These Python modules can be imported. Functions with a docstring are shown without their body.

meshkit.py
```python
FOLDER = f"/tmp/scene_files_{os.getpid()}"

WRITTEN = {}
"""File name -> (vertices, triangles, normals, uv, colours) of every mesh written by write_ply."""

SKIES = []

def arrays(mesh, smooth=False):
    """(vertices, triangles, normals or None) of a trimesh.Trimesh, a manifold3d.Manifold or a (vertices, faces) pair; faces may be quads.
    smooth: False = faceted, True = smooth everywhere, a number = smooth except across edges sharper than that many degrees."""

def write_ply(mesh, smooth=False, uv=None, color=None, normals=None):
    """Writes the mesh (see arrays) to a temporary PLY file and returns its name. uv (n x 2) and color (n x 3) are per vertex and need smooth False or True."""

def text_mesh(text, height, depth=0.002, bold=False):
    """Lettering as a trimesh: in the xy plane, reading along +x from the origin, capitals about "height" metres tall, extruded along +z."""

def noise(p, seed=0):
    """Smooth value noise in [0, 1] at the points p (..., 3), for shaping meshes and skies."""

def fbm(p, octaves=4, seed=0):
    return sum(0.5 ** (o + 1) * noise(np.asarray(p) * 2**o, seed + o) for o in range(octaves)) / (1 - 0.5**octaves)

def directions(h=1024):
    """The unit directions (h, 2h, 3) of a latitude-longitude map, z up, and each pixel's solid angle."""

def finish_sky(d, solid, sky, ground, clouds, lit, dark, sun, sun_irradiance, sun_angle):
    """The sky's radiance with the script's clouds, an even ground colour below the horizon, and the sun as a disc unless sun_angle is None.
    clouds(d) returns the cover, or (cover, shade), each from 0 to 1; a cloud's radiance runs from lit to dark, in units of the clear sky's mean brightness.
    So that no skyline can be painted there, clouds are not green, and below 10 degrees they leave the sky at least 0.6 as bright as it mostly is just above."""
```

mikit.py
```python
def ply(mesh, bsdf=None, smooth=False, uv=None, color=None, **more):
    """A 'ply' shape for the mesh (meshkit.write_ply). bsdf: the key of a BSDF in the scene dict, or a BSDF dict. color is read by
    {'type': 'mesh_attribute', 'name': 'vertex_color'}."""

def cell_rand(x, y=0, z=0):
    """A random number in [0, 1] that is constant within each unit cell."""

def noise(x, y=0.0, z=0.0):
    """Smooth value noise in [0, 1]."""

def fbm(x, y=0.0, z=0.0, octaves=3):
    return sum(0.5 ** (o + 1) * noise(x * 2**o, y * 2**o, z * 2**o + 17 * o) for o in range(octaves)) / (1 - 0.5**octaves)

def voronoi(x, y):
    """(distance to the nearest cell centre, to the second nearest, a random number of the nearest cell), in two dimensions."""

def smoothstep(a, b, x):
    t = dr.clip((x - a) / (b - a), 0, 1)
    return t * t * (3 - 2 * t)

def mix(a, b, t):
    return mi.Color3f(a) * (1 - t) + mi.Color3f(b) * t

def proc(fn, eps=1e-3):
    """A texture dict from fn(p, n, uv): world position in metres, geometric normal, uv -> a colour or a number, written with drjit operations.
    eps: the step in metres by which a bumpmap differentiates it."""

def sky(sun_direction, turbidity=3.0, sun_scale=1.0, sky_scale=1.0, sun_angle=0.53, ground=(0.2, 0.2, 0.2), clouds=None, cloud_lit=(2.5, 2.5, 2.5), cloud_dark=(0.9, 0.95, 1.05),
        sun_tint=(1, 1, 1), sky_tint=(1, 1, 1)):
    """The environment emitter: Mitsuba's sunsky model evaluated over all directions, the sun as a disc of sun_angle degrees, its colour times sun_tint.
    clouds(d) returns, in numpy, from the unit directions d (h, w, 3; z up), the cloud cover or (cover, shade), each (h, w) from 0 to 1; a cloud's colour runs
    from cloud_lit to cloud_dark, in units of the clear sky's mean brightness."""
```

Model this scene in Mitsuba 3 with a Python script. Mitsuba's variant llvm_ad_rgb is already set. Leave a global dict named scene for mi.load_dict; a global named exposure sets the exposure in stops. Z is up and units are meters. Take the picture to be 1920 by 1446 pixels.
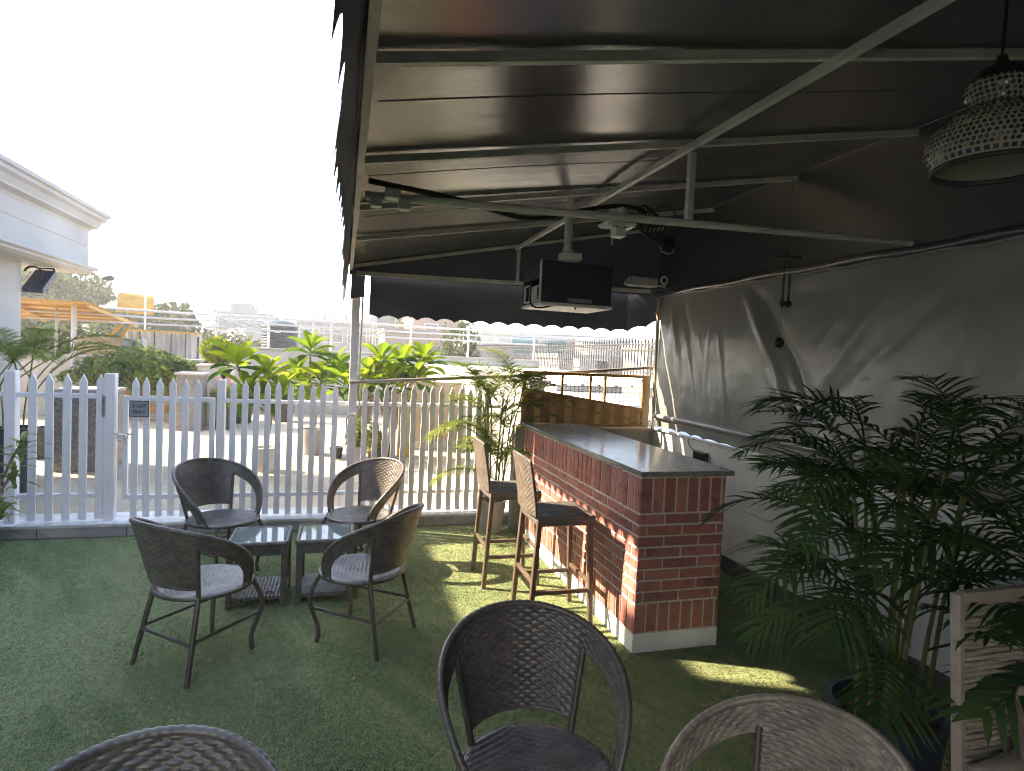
import math, random
import numpy as np, trimesh, manifold3d, drjit as dr, mitsuba as mi, mikit, meshkit
from mikit import noise, fbm, voronoi, cell_rand, smoothstep, mix, proc
from meshkit import fbm as nfbm, noise as nnoise
T = mi.ScalarTransform4f
PI = math.pi
scene, labels = {}, {}

# ------------------------------------------------------------------ camera, sky, exposure
H_EYE = 1.68
YAW, PITCH, ROLL = (math.radians(a) for a in (16.114, 2.732, 2.668))
_f = np.array([math.sin(YAW), math.cos(YAW), 0]); _r = np.array([math.cos(YAW), -math.sin(YAW), 0]); _u = np.array([0, 0, 1.0])
_f2 = _f * math.cos(PITCH) - _u * math.sin(PITCH); _u2 = _u * math.cos(PITCH) + _f * math.sin(PITCH)
_u3 = _u2 * math.cos(ROLL) - _r * math.sin(ROLL)
EYE = np.array([0, 0, H_EYE])
scene['camera'] = {'type': 'perspective', 'fov': 2 * math.degrees(math.atan(960 / 1100.0)), 'fov_axis': 'x', 'near_clip': 0.05, 'far_clip': 4000.0, 'medium': {'type': 'ref', 'id': 'haze_air'},
                   'to_world': T().look_at(origin=EYE.tolist(), target=(EYE + _f2).tolist(), up=_u3.tolist())}
scene['haze_air'] = {'type': 'homogeneous', 'albedo': {'type': 'rgb', 'value': [0.95, 0.95, 0.95]}, 'sigma_t': 0.0026}
SUN = (-1.0, 0.45, 0.87)
scene['sky_light'] = mikit.sky(SUN, turbidity=6.0, sun_scale=1.72, sky_scale=1.7, sun_angle=0.7, sky_tint=(1.04, 1.0, 0.96), sun_tint=(0.98, 0.98, 0.95))
exposure = 3.62

# ------------------------------------------------------------------ materials
def rgb(*c): return {'type': 'rgb', 'value': list(c)}
def mat(name, color, rough=0.6, spec=0.5, metallic=0.0, bump=None, eps=1e-3, two=True, **more):
    d = {'type': 'principled', 'base_color': color if isinstance(color, dict) else rgb(*color), 'roughness': rough, 'metallic': metallic, **more}
    if not metallic and 'eta' not in more: d['specular'] = spec
    if bump: d = {'type': 'bumpmap', 'arbitrary': proc(bump, eps), 'scale': 1.0, 'bsdf': d}
    if two: d = {'type': 'twosided', 'bsdf': d}
    scene[name] = d
    return name
def leafmat(name, color, trans=0.9, rough=0.45):
    scene[name] = {'type': 'principledthin', 'base_color': color if isinstance(color, dict) else rgb(*color), 'roughness': rough, 'diff_trans': trans, 'eta': 1.4}
    return name
def vary(c1, c2, s=3.0, sz=None):
    a, b = c1, c2
    return proc(lambda p, n, uv: mix(a, b, smoothstep(0.25, 0.75, fbm(p.x * s, p.y * s, p.z * (sz or s), 3))))

def turf(p, n, uv):
    big = fbm(p.x * 1.3 + 7, p.y * 1.3, 0, 3); fine = noise(p.x * 60, p.y * 60, 2); streak = fbm(p.x * 9 + p.y * 5, p.y * 2 - p.x * 1.2, 3, 3)
    c = mix((0.165, 0.212, 0.102), (0.252, 0.286, 0.148), smoothstep(0.3, 0.7, 0.5 * big + 0.5 * streak))
    return c * (0.82 + 0.36 * fine)
mat('m_turf', proc(lambda p, n, uv: turf(p, n, uv) * 0.72), 0.8, 0.1)
mat('m_blade', proc(lambda p, n, uv: turf(p, n, uv) * 1.25), 0.75, 0.2)
def terrace(p, n, uv):
    gx, gy = dr.abs(p.x / 0.6 - dr.round(p.x / 0.6)), dr.abs(p.y / 0.6 - dr.round(p.y / 0.6))
    line = smoothstep(0.008, 0.014, dr.minimum(gx, gy))
    st = smoothstep(0.35, 0.8, fbm(p.x * 0.9, p.y * 0.9, 1, 4))
    c = mix((0.40, 0.335, 0.26), (0.30, 0.25, 0.19), st) * (0.9 + 0.2 * cell_rand(dr.round(p.x / 0.6 - 0.5), dr.round(p.y / 0.6 - 0.5)))
    return c * (0.72 + 0.28 * line)
mat('m_terrace', proc(terrace), 0.7, 0.3)
mat('m_city', vary((0.20, 0.21, 0.19), (0.13, 0.16, 0.11), 0.05), 0.9, 0.1)
def marble(p, n, uv):
    v = fbm(p.x * 4 + 2 * fbm(p.x * 3, p.y * 3, p.z * 3), p.y * 9, p.z * 6, 4)
    d = smoothstep(0.5, 0.75, fbm(p.x * 2.3, p.y * 5, p.z * 3, 4))
    return mix(mix((0.60, 0.60, 0.60), (0.44, 0.45, 0.47), smoothstep(0.45, 0.6, v)), (0.33, 0.31, 0.28), 0.6 * d)
mat('m_marble', proc(marble), 0.45, 0.4)
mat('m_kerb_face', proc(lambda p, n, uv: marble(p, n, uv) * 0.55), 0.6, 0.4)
def paint_white(p, n, uv):
    g = fbm(p.x * 5, p.y * 5, p.z * 2, 4); low = smoothstep(0.5, 0.75, fbm(p.x * 14, p.y * 14, p.z * 3, 3))
    return mix((0.68, 0.665, 0.70), (0.51, 0.50, 0.49), 0.7 * smoothstep(0.45, 0.7, g) * low)
mat('m_picket', proc(paint_white), 0.45, 0.5)
mat('m_frame', vary((0.64, 0.62, 0.59), (0.48, 0.46, 0.43), 6.0), 0.45, 0.5)
def wall_white(p, n, uv):
    g = fbm(p.x * 1.2, p.y * 1.2, p.z * 0.5, 4); dr_ = smoothstep(0.5, 0.8, fbm(p.x * 7, p.y * 7, p.z * 0.8, 3))
    return mix((0.78, 0.785, 0.78), (0.58, 0.57, 0.54), 0.6 * smoothstep(0.4, 0.75, g) * dr_ + 0.12 * g)
mat('m_wall', proc(wall_white), 0.6, 0.3)
mat('m_parapet', vary((0.42, 0.41, 0.39), (0.32, 0.31, 0.29), 1.5), 0.8, 0.2)
mat('m_house', vary((0.40, 0.405, 0.415), (0.34, 0.34, 0.35), 1.0), 0.65, 0.3)
mat('m_dark_wall', (0.05, 0.05, 0.05), 0.8, 0.2)
mat('m_grey_wall', vary((0.30, 0.29, 0.27), (0.22, 0.21, 0.2), 2.0), 0.7, 0.2)
mat('m_skirting', (0.10, 0.10, 0.10), 0.4, 0.4)
def tarp(p, n, uv):
    return mix((0.028, 0.031, 0.036), (0.041, 0.045, 0.051), fbm(p.x * 2, p.y * 2, p.z * 2, 3))
mat('m_canopy', proc(tarp), 0.27, 0.8, eta=2.2, bump=lambda p, n, uv: 0.0012 * fbm(p.x * 4, p.y * 26, p.z * 3, 3), eps=4e-3)
mat('m_valance', vary((0.080, 0.092, 0.130), (0.105, 0.115, 0.145), 3.0), 0.5, 0.4)
mat('m_vinyl', vary((0.27, 0.27, 0.255), (0.21, 0.21, 0.20), 1.5), 0.32, 0.6)
def brick_fn(c):
    return proc(lambda p, n, uv: mix(c, (c[0] * .62, c[1] * .62, c[2] * .66), smoothstep(0.5, 0.8, fbm(p.x * 15 + c[0] * 90, p.y * 15, p.z * 15, 4))) * (0.88 + 0.24 * noise(p.x * 140, p.y * 140, p.z * 140)))
for i, c in enumerate([(0.35, 0.140, 0.120), (0.42, 0.175, 0.145), (0.30, 0.118, 0.108), (0.38, 0.145, 0.115)]):
    mat(f'm_brick_{i}', brick_fn(c), 0.55, 0.4, bump=lambda p, n, uv: 0.0016 * fbm(p.x * 55, p.y * 55, p.z * 55, 3))
mat('m_mortar', (0.55, 0.48, 0.44), 0.9, 0.1)
def granite(p, n, uv):
    a = noise(p.x * 210, p.y * 210, p.z * 210); b = noise(p.x * 90, p.y * 90, p.z * 90 + 5)
    return mix(mix((0.15, 0.157, 0.15), (0.42, 0.43, 0.41), smoothstep(0.35, 0.75, a)), (0.10, 0.11, 0.105), b)
mat('m_granite', proc(granite), 0.17, 0.8)
mat('m_wicker', vary((0.074, 0.065, 0.062), (0.112, 0.096, 0.087), 30.0), 0.30, 0.55)
mat('m_wicker_seat', vary((0.085, 0.078, 0.078), (0.13, 0.118, 0.114), 24.0), 0.36, 0.6)
mat('m_cane', vary((0.16, 0.125, 0.098), (0.25, 0.20, 0.155), 25.0), 0.36, 0.6)
mat('m_stool_cane', vary((0.080, 0.066, 0.054), (0.125, 0.103, 0.085), 25.0), 0.36, 0.6)
mat('m_leg', vary((0.055, 0.046, 0.041), (0.085, 0.07, 0.062), 12.0), 0.35, 0.5)
mat('m_stool_leg', vary((0.075, 0.052, 0.038), (0.11, 0.08, 0.06), 12.0), 0.38, 0.5)
mat('m_black', (0.012, 0.012, 0.014), 0.4, 0.5)
mat('m_box', (0.022, 0.027, 0.045), 0.5, 0.4)
mat('m_cable', (0.01, 0.01, 0.01), 0.5, 0.4)
mat('m_plastic', (0.55, 0.55, 0.52), 0.4, 0.5)
mat('m_chrome', (0.75, 0.75, 0.75), 0.2, metallic=1.0)
mat('m_galv', vary((0.42, 0.40, 0.36), (0.30, 0.26, 0.21), 8.0), 0.45, metallic=0.6)
mat('m_sign', (0.20, 0.235, 0.26), 0.4, 0.5)
mat('m_ink', (0.02, 0.02, 0.02), 0.6, 0.3)
def rust_wood(p, n, uv):
    g = fbm(p.x * 30, p.y * 30, p.z * 2.5, 4); b = fbm(p.x * 5, p.y * 5, p.z * 1.2 + 3, 3)
    return mix(mix((0.27, 0.15, 0.065), (0.46, 0.29, 0.13), g), (0.16, 0.09, 0.05), smoothstep(0.5, 0.75, b))
mat('m_board', proc(rust_wood), 0.75, 0.2)
mat('m_bamboo', vary((0.56, 0.38, 0.17), (0.38, 0.23, 0.10), 9.0, 2.0), 0.6, 0.3)
mat('m_wood', proc(lambda p, n, uv: mix((0.32, 0.26, 0.21), (0.45, 0.385, 0.33), fbm(p.x * 4, p.y * 40, p.z * 40, 4))), 0.5, 0.4)
mat('m_weave_back', vary((0.50, 0.43, 0.35), (0.38, 0.32, 0.26), 30.0), 0.7, 0.3)
mat('m_cushion', vary((0.42, 0.33, 0.24), (0.30, 0.25, 0.22), 14.0), 0.85, 0.1)
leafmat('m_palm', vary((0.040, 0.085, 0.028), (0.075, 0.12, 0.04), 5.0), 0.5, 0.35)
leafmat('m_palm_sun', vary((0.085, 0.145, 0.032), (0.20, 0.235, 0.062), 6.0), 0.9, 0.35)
leafmat('m_stripe_leaf', vary((0.12, 0.18, 0.05), (0.40, 0.42, 0.18), 14.0), 0.7, 0.35)
leafmat('m_frangi', vary((0.085, 0.165, 0.012), (0.20, 0.26, 0.015), 2.2), 1.25, 0.30)
leafmat('m_hedge', vary((0.06, 0.13, 0.04), (0.19, 0.23, 0.07), 3.5), 0.8, 0.4)
leafmat('m_yellow_leaf', vary((0.26, 0.23, 0.035), (0.16, 0.22, 0.035), 2.5), 0.9, 0.4)
leafmat('m_far_leaf', vary((0.040, 0.062, 0.028), (0.085, 0.105, 0.042), 0.35), 0.7, 0.5)
leafmat('m_petal', (0.8, 0.8, 0.74), 0.8, 0.5)
leafmat('m_red_petal', (0.6, 0.10, 0.08), 0.8, 0.5)
mat('m_stem', vary((0.10, 0.13, 0.04), (0.20, 0.19, 0.08), 10.0), 0.6, 0.3)
mat('m_bark', vary((0.16, 0.13, 0.09), (0.28, 0.24, 0.19), 18.0), 0.85, 0.2)
mat('m_pot_grey', vary((0.22, 0.22, 0.23), (0.30, 0.30, 0.31), 6.0), 0.5, 0.4)
mat('m_pot_blue', (0.030, 0.042, 0.075), 0.4, 0.5)
mat('m_pot_black', (0.035, 0.037, 0.042), 0.5, 0.4)
mat('m_pot_white', vary((0.46, 0.45, 0.42), (0.36, 0.34, 0.31), 3.0), 0.6, 0.3)
mat('m_soil', vary((0.05, 0.035, 0.025), (0.10, 0.075, 0.05), 40.0), 0.95, 0.1)
def pebble(p, n, uv):
    d1, d2, r = voronoi((p.x + p.y) * 55, p.z * 55)
    return mix((0.12, 0.12, 0.115), (0.27, 0.26, 0.24), r) * (0.6 + 0.4 * smoothstep(0.02, 0.2, d2 - d1))
mat('m_pebble', proc(pebble), 0.7, 0.3)
mat('m_beige', vary((0.38, 0.33, 0.25), (0.31, 0.26, 0.20), 2.0), 0.8, 0.2)
mat('m_concrete', vary((0.40, 0.39, 0.37), (0.28, 0.27, 0.26), 1.2), 0.85, 0.2)
mat('m_yellow', vary((0.42, 0.25, 0.05), (0.34, 0.20, 0.045), 3.0), 0.5, 0.4)
mat('m_steel_white', (0.44, 0.44, 0.45), 0.45, 0.4)
mat('m_iron', (0.045, 0.04, 0.042), 0.5, 0.4)
mat('m_tank_black', (0.035, 0.045, 0.06), 0.45, 0.5)
mat('m_tile_roof', (0.20, 0.12, 0.10), 0.8, 0.2)
mat('m_teal', (0.05, 0.19, 0.20), 0.3, 0.5)
mat('m_window', (0.06, 0.07, 0.08), 0.2, 0.6)
mat('m_orange', (0.55, 0.18, 0.08), 0.7, 0.3)
for i, c in enumerate([(0.30, 0.29, 0.28), (0.26, 0.19, 0.165), (0.19, 0.20, 0.22), (0.33, 0.30, 0.25), (0.17, 0.135, 0.12)]):
    mat(f'm_facade_{i}', vary(c, tuple(0.8 * x for x in c), 0.4), 0.85, 0.2)
scene['m_glass'] = {'type': 'thindielectric', 'int_ior': 1.5}
mat('m_glass_top', (0.15, 0.175, 0.18), 0.04, 0.9)
scene['m_mosaic'] = {'type': 'twosided', 'bsdf': {'type': 'principled', 'base_color': {'type': 'mesh_attribute', 'name': 'vertex_color'}, 'roughness': 0.15, 'specular': 0.7}}
mat('m_grout', (0.34, 0.33, 0.28), 0.7, 0.3)

# ------------------------------------------------------------------ helpers
def tag(key, label=None, cat=None, group=None, kind=None):
    d = labels.setdefault(key, {})
    for k, v in (('label', label), ('category', cat), ('group', group), ('kind', kind)):
        if v: d[k] = v
    return key
used, reserved = set(), set()
def num(name):
    k, i = name, 0
    while k in used:
        i += 1; k = f'{name}_{i:03d}'
    used.add(k)
    return k
def put(key, mesh, m, smooth=False, xf=None, color=None, uv=None):
    """one entry: mesh (or a ready ply dict) under a free key"""
    key = key if key in reserved and key not in scene else num(key)
    d = dict(mesh) if isinstance(mesh, dict) else mikit.ply(mesh, m, smooth, uv=uv, color=color)
    if xf is not None: d['to_world'] = xf
    scene[key] = d
    return key
def thing(name, label, cat, group=None):
    key = num(name); reserved.add(key)
    return tag(key, label, cat, group)
def struct(name, mesh, m, smooth=False, label=None):
    return tag(put(name, mesh, m, smooth), label, None, None, 'structure')
def M(v, f): return trimesh.Trimesh(np.asarray(v, float), np.asarray(f, int), process=False)
def cat(*ms): return trimesh.util.concatenate([m for m in ms if m is not None])
def tri(q):
    q = np.asarray(q); return np.vstack([q[:, [0, 1, 2]], q[:, [0, 2, 3]]])
def box(x0, x1, y0, y1, z0, z1, r=0.0):
    if r <= 0:
        b = trimesh.creation.box((x1 - x0, y1 - y0, z1 - z0)); b.apply_translation(((x0 + x1) / 2, (y0 + y1) / 2, (z0 + z1) / 2)); return b
    pts = []
    for sx in (0, 1):
        for sy in (0, 1):
            for sz in (0, 1):
                c = np.array([(x0, x1)[sx], (y0, y1)[sy], (z0, z1)[sz]]); d = np.array([1 - 2 * sx, 1 - 2 * sy, 1 - 2 * sz]) * r
                for a in range(3):
                    e = d.copy(); e[a] = 0; pts.append(c + e)
    h = manifold3d.Manifold.hull_points(np.array(pts)).to_mesh()
    return M(h.vert_properties[:, :3], h.tri_verts)
def tube(pts, rad, sides=8, closed=False, caps=True):
    p = np.asarray(pts, float); n = len(p); rad = np.broadcast_to(np.asarray(rad, float), (n,))
    t = np.gradient(p, axis=0) if not closed else np.roll(p, -1, 0) - np.roll(p, 1, 0)
    t /= np.linalg.norm(t, axis=1, keepdims=True) + 1e-12
    a = np.cross(t[0], [0, 0, 1.0] if abs(t[0][2]) < 0.9 else [1.0, 0, 0]); a /= np.linalg.norm(a)
    A = [a]
    for k in range(1, n):
        a = A[-1] - t[k] * (A[-1] @ t[k]); a /= np.linalg.norm(a) + 1e-12; A.append(a)
    A = np.array(A); B = np.cross(t, A); ang = np.arange(sides) * 2 * PI / sides
    v = p[:, None] + rad[:, None, None] * (np.cos(ang)[None, :, None] * A[:, None] + np.sin(ang)[None, :, None] * B[:, None])
    i, j = np.meshgrid(np.arange(n if closed else n - 1), np.arange(sides), indexing='ij'); i2 = (i + 1) % n
    q = np.stack([i * sides + j, i * sides + (j + 1) % sides, i2 * sides + (j + 1) % sides, i2 * sides + j], -1).reshape(-1, 4)
    f = tri(q); v = v.reshape(-1, 3)
    if caps and not closed:
        v = np.vstack([v, p[0], p[-1]]); jj = np.arange(sides); k = len(v)
        f = np.vstack([f, np.stack([(jj + 1) % sides, jj, jj * 0 + k - 2], 1), np.stack([(n - 1) * sides + jj, (n - 1) * sides + (jj + 1) % sides, jj * 0 + k - 1], 1)])
    return M(v, f)
def bar(a, b, w, h=None, up=(0, 0, 1), r=0.0):
    """square bar from a to b"""
    a, b = np.array(a, float), np.array(b, float); L = np.linalg.norm(b - a); x = (b - a) / L
    y = np.cross(up, x); y = y / np.linalg.norm(y) if np.linalg.norm(y) > 1e-6 else np.array([0, 1.0, 0]); z = np.cross(x, y)
    m = box(0, L, -w / 2, w / 2, -(h or w) / 2, (h or w) / 2, r)
    X = np.eye(4); X[:3, 0], X[:3, 1], X[:3, 2], X[:3, 3] = x, y, z, a
    m.apply_transform(X); return m
def lathe(prof, n=40, cx=0, cy=0, z0=0):
    p = np.asarray(prof, float); ang = np.arange(n) * 2 * PI / n
    v = np.stack([p[:, :1] * np.cos(ang), p[:, :1] * np.sin(ang), np.repeat(p[:, 1:2], n, 1)], -1) + [cx, cy, z0]
    i, j = np.meshgrid(np.arange(len(p) - 1), np.arange(n), indexing='ij')
    q = np.stack([i * n + j, i * n + (j + 1) % n, (i + 1) * n + (j + 1) % n, (i + 1) * n + j], -1).reshape(-1, 4)
    return M(v.reshape(-1, 3), tri(q))
def grid(V):
    """mesh of an (a, b, 3) array of points"""
    a, b = V.shape[:2]; i, j = np.meshgrid(np.arange(a - 1), np.arange(b - 1), indexing='ij')
    q = np.stack([i * b + j, (i + 1) * b + j, (i + 1) * b + j + 1, i * b + j + 1], -1).reshape(-1, 4)
    return M(V.reshape(-1, 3), tri(q))
def prism(poly, y0, y1, axis='y'):
    """extrudes a polygon of (a, z) pairs along y (a = x) or along x (a = y)"""
    from shapely.geometry import Polygon
    m = trimesh.creation.extrude_polygon(Polygon(poly), y1 - y0, engine='earcut'); v = m.vertices.copy()
    if axis == 'y': w = np.stack([v[:, 0], y0 + v[:, 2], v[:, 1]], 1); m = M(w, m.faces[:, ::-1])
    else: w = np.stack([y0 + v[:, 2], v[:, 0], v[:, 1]], 1); m = M(w, m.faces)
    return m
def bez(P, n=24):
    P = [np.array(p, float) for p in P]; t = np.linspace(0, 1, n)[:, None]
    while len(P) > 1: P = [(1 - t) * a + t * b for a, b in zip(P[:-1], P[1:])]
    return P[0]
def spline(pts, n=60):
    from scipy.interpolate import CubicSpline
    p = np.asarray(pts, float); s = np.r_[0, np.cumsum(np.linalg.norm(np.diff(p, axis=0), axis=1))]
    return CubicSpline(s, p)(np.linspace(0, s[-1], n))
def place(x, y, z=0, deg=0, s=1): return T().translate([x, y, z]).rotate([0, 0, 1], deg).scale([s, s, s])

# ------------------------------------------------------------------ ground, lawn, kerb, terrace
LAWN = (-3.6, 3.06, -6.5, 5.64)
struct('ground', grid(np.stack([*np.meshgrid(np.linspace(-420, 420, 41), np.linspace(-420, 420, 41), indexing='ij'), np.full((41, 41), -9.0)], -1)), 'm_city')
struct('lawn', box(LAWN[0], LAWN[1], LAWN[2], LAWN[3], -0.3, 0.0), 'm_turf')
rng = np.random.default_rng(5)
def blades(n, x0, x1, y0, y1, seed, h=(0.004, 0.0085), w=0.0020):
    g = np.random.default_rng(seed)
    b = np.stack([g.uniform(x0, x1, n), g.uniform(y0, y1, n), np.zeros(n)], 1)
    clump = nnoise(b * [2.2, 2.2, 1] + 3)
    a = g.uniform(0, 2 * PI, n); L = g.uniform(*h, n) * (0.7 + 0.6 * clump)
    lean_a = 2.2 + 1.8 * nnoise(b * [1.5, 1.5, 1] + 11, 4) + g.normal(0, 0.7, n); lean = L * g.uniform(0.3, 1.1, n)
    side = np.stack([np.cos(a), np.sin(a), a * 0], 1) * w; tip = b + np.stack([np.cos(lean_a) * lean, np.sin(lean_a) * lean, L], 1)
    mid = b + np.stack([np.cos(lean_a) * lean * 0.35, np.sin(lean_a) * lean * 0.35, L * 0.6], 1)
    v = np.stack([b - side, b + side, mid + side * 0.8, mid - side * 0.8, tip], 1).reshape(-1, 3)
    k = np.arange(n)[:, None] * 5
    return M(v, np.vstack([k + [0, 1, 2], k + [0, 2, 3], k + [3, 2, 4]]))
tag(put('grass', cat(blades(190000, -1.6, 3.05, 1.0, 3.0, 1), blades(105000, -2.9, 3.05, 3.0, 5.62, 2, w=0.003), blades(9000, -1.3, 3.0, 0.5, 1.0, 3)), 'm_blade'),
    'short artificial green turf covering the terrace floor', 'grass', kind='stuff')
lg = np.random.default_rng(44)
lv = []
for (x, y) in [(-1.9, 3.9), (-1.55, 3.1), (-0.3, 2.4), (0.45, 4.35), (0.62, 4.2), (-0.9, 2.6), (0.9, 4.9), (1.2, 2.75), (1.9, 2.5), (-2.1, 4.6), (0.1, 3.0), (-0.6, 5.3), (0.35, 2.9), (2.5, 2.9)]:
    a = lg.uniform(0, 6.28); L = lg.uniform(0.008, 0.018); c, s_ = math.cos(a) * L, math.sin(a) * L
    lv.append(M([(x - c, y - s_, 0.012), (x + s_ * .4, y - c * .4, 0.017), (x + c, y + s_, 0.014), (x - s_ * .4, y + c * .4, 0.012)], [(0, 1, 2), (0, 2, 3)]))
tag(put('leaf_litter', cat(*lv), 'm_cushion'), 'tiny dry leaf bits scattered over the green turf', 'leaves', kind='stuff')
# kerb of marble slabs on a low riser
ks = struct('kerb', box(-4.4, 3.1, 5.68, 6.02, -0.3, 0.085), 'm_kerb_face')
xs = [-4.4, -3.2, -2.39, -1.06, -0.07, 0.95, 1.95, 3.1]
for a, b in zip(xs[:-1], xs[1:]): put('kerb__slab', box(a + 0.002, b - 0.002, 5.645, 6.04, 0.086, 0.112, 0.004), 'm_marble')
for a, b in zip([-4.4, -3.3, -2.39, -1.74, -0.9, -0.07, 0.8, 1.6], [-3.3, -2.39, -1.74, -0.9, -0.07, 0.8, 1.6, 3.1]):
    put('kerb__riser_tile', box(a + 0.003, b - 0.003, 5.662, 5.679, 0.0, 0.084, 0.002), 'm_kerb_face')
struct('terrace_floor', box(-14, 5.2, 6.05, 15.0, -0.6, 0.1), 'm_terrace')
struct('terrace_roof_slab', box(-14, 14, 15.0, 30.0, -0.9, 0.08), 'm_concrete')

# ------------------------------------------------------------------ picket fence, gate
def picket_mesh(w, h, t=0.018):
    m = prism([(-w / 2, 0), (w / 2, 0), (w / 2, h - 0.065), (0, h), (-w / 2, h - 0.065)], -t / 2, t / 2)
    return m
FY = 5.78
pk = mikit.ply(picket_mesh(0.058, 1.245), 'm_picket')
gk = mikit.ply(picket_mesh(0.052, 1.225), 'm_picket')
rk = mikit.ply(picket_mesh(0.050, 1.235), 'm_picket')
rr = np.random.default_rng(3)
def jit(x, y, z): return T().translate([x, y + rr.uniform(-0.002, 0.002), z + rr.uniform(-0.009, 0.009)]).rotate([0, 1, 0], rr.uniform(-0.6, 0.6))
f1 = thing('picket_fence', 'short white picket fence section left of the gate between two square posts', 'fence', 'white picket fence sections')
for x, w in ((-2.615, 0.075), (-1.905, 0.08)):
    put(f1 + '__post', box(x - w / 2, x + w / 2, FY - 0.05, FY + 0.035, 0.116, 1.385, 0.004), 'm_picket')
    put(f1 + '__base_plate', box(x - 0.07, x + 0.06, FY - 0.145, FY + 0.06, 0.1125, 0.1165), 'm_picket')
for x in (-2.47, -2.347, -2.225, -2.103, -1.983): put(f1 + '__picket', pk, None, xf=jit(x, FY - 0.022, 0.13))
for z in (0.33, 1.185): put(f1 + '__rail', box(-3.0 if z > 1 else -2.57, -1.95, FY - 0.012, FY + 0.02, z - 0.02, z + 0.02, 0.003), 'm_picket')
gt = thing('picket_gate', 'white picket gate with a latch and a hanging sign', 'gate')
for x in (-1.795, -1.115): put(gt + '__stile', box(x - 0.02, x + 0.02, FY - 0.015, FY + 0.02, 0.29, 1.195, 0.003), 'm_picket')
for z in (0.31, 1.175): put(gt + '__rail', box(-1.774, -1.136, FY - 0.012, FY + 0.018, z - 0.02, z + 0.02, 0.003), 'm_picket')
for x in np.linspace(-1.72, -1.235, 6): put(gt + '__picket', gk, None, xf=jit(x, FY - 0.022, 0.14))
put(gt + '__latch', cat(box(-1.865, -1.735, FY - 0.05, FY - 0.035, 0.86, 0.875), box(-1.845, -1.77, FY - 0.062, FY - 0.04, 0.835, 0.868, 0.005), tube([(-1.85, FY - 0.06, 0.85), (-1.83, FY - 0.07, 0.815), (-1.77, FY - 0.07, 0.815), (-1.755, FY - 0.06, 0.85)], 0.005)), 'm_chrome', 40)
sg = thing('staff_sign', 'small grey metal sign reading STAFF ONLY on the picket gate', 'sign')
put(sg + '__plate', box(-1.755, -1.605, 5.733, 5.739, 1.018, 1.158, 0.002), 'm_sign')
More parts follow.
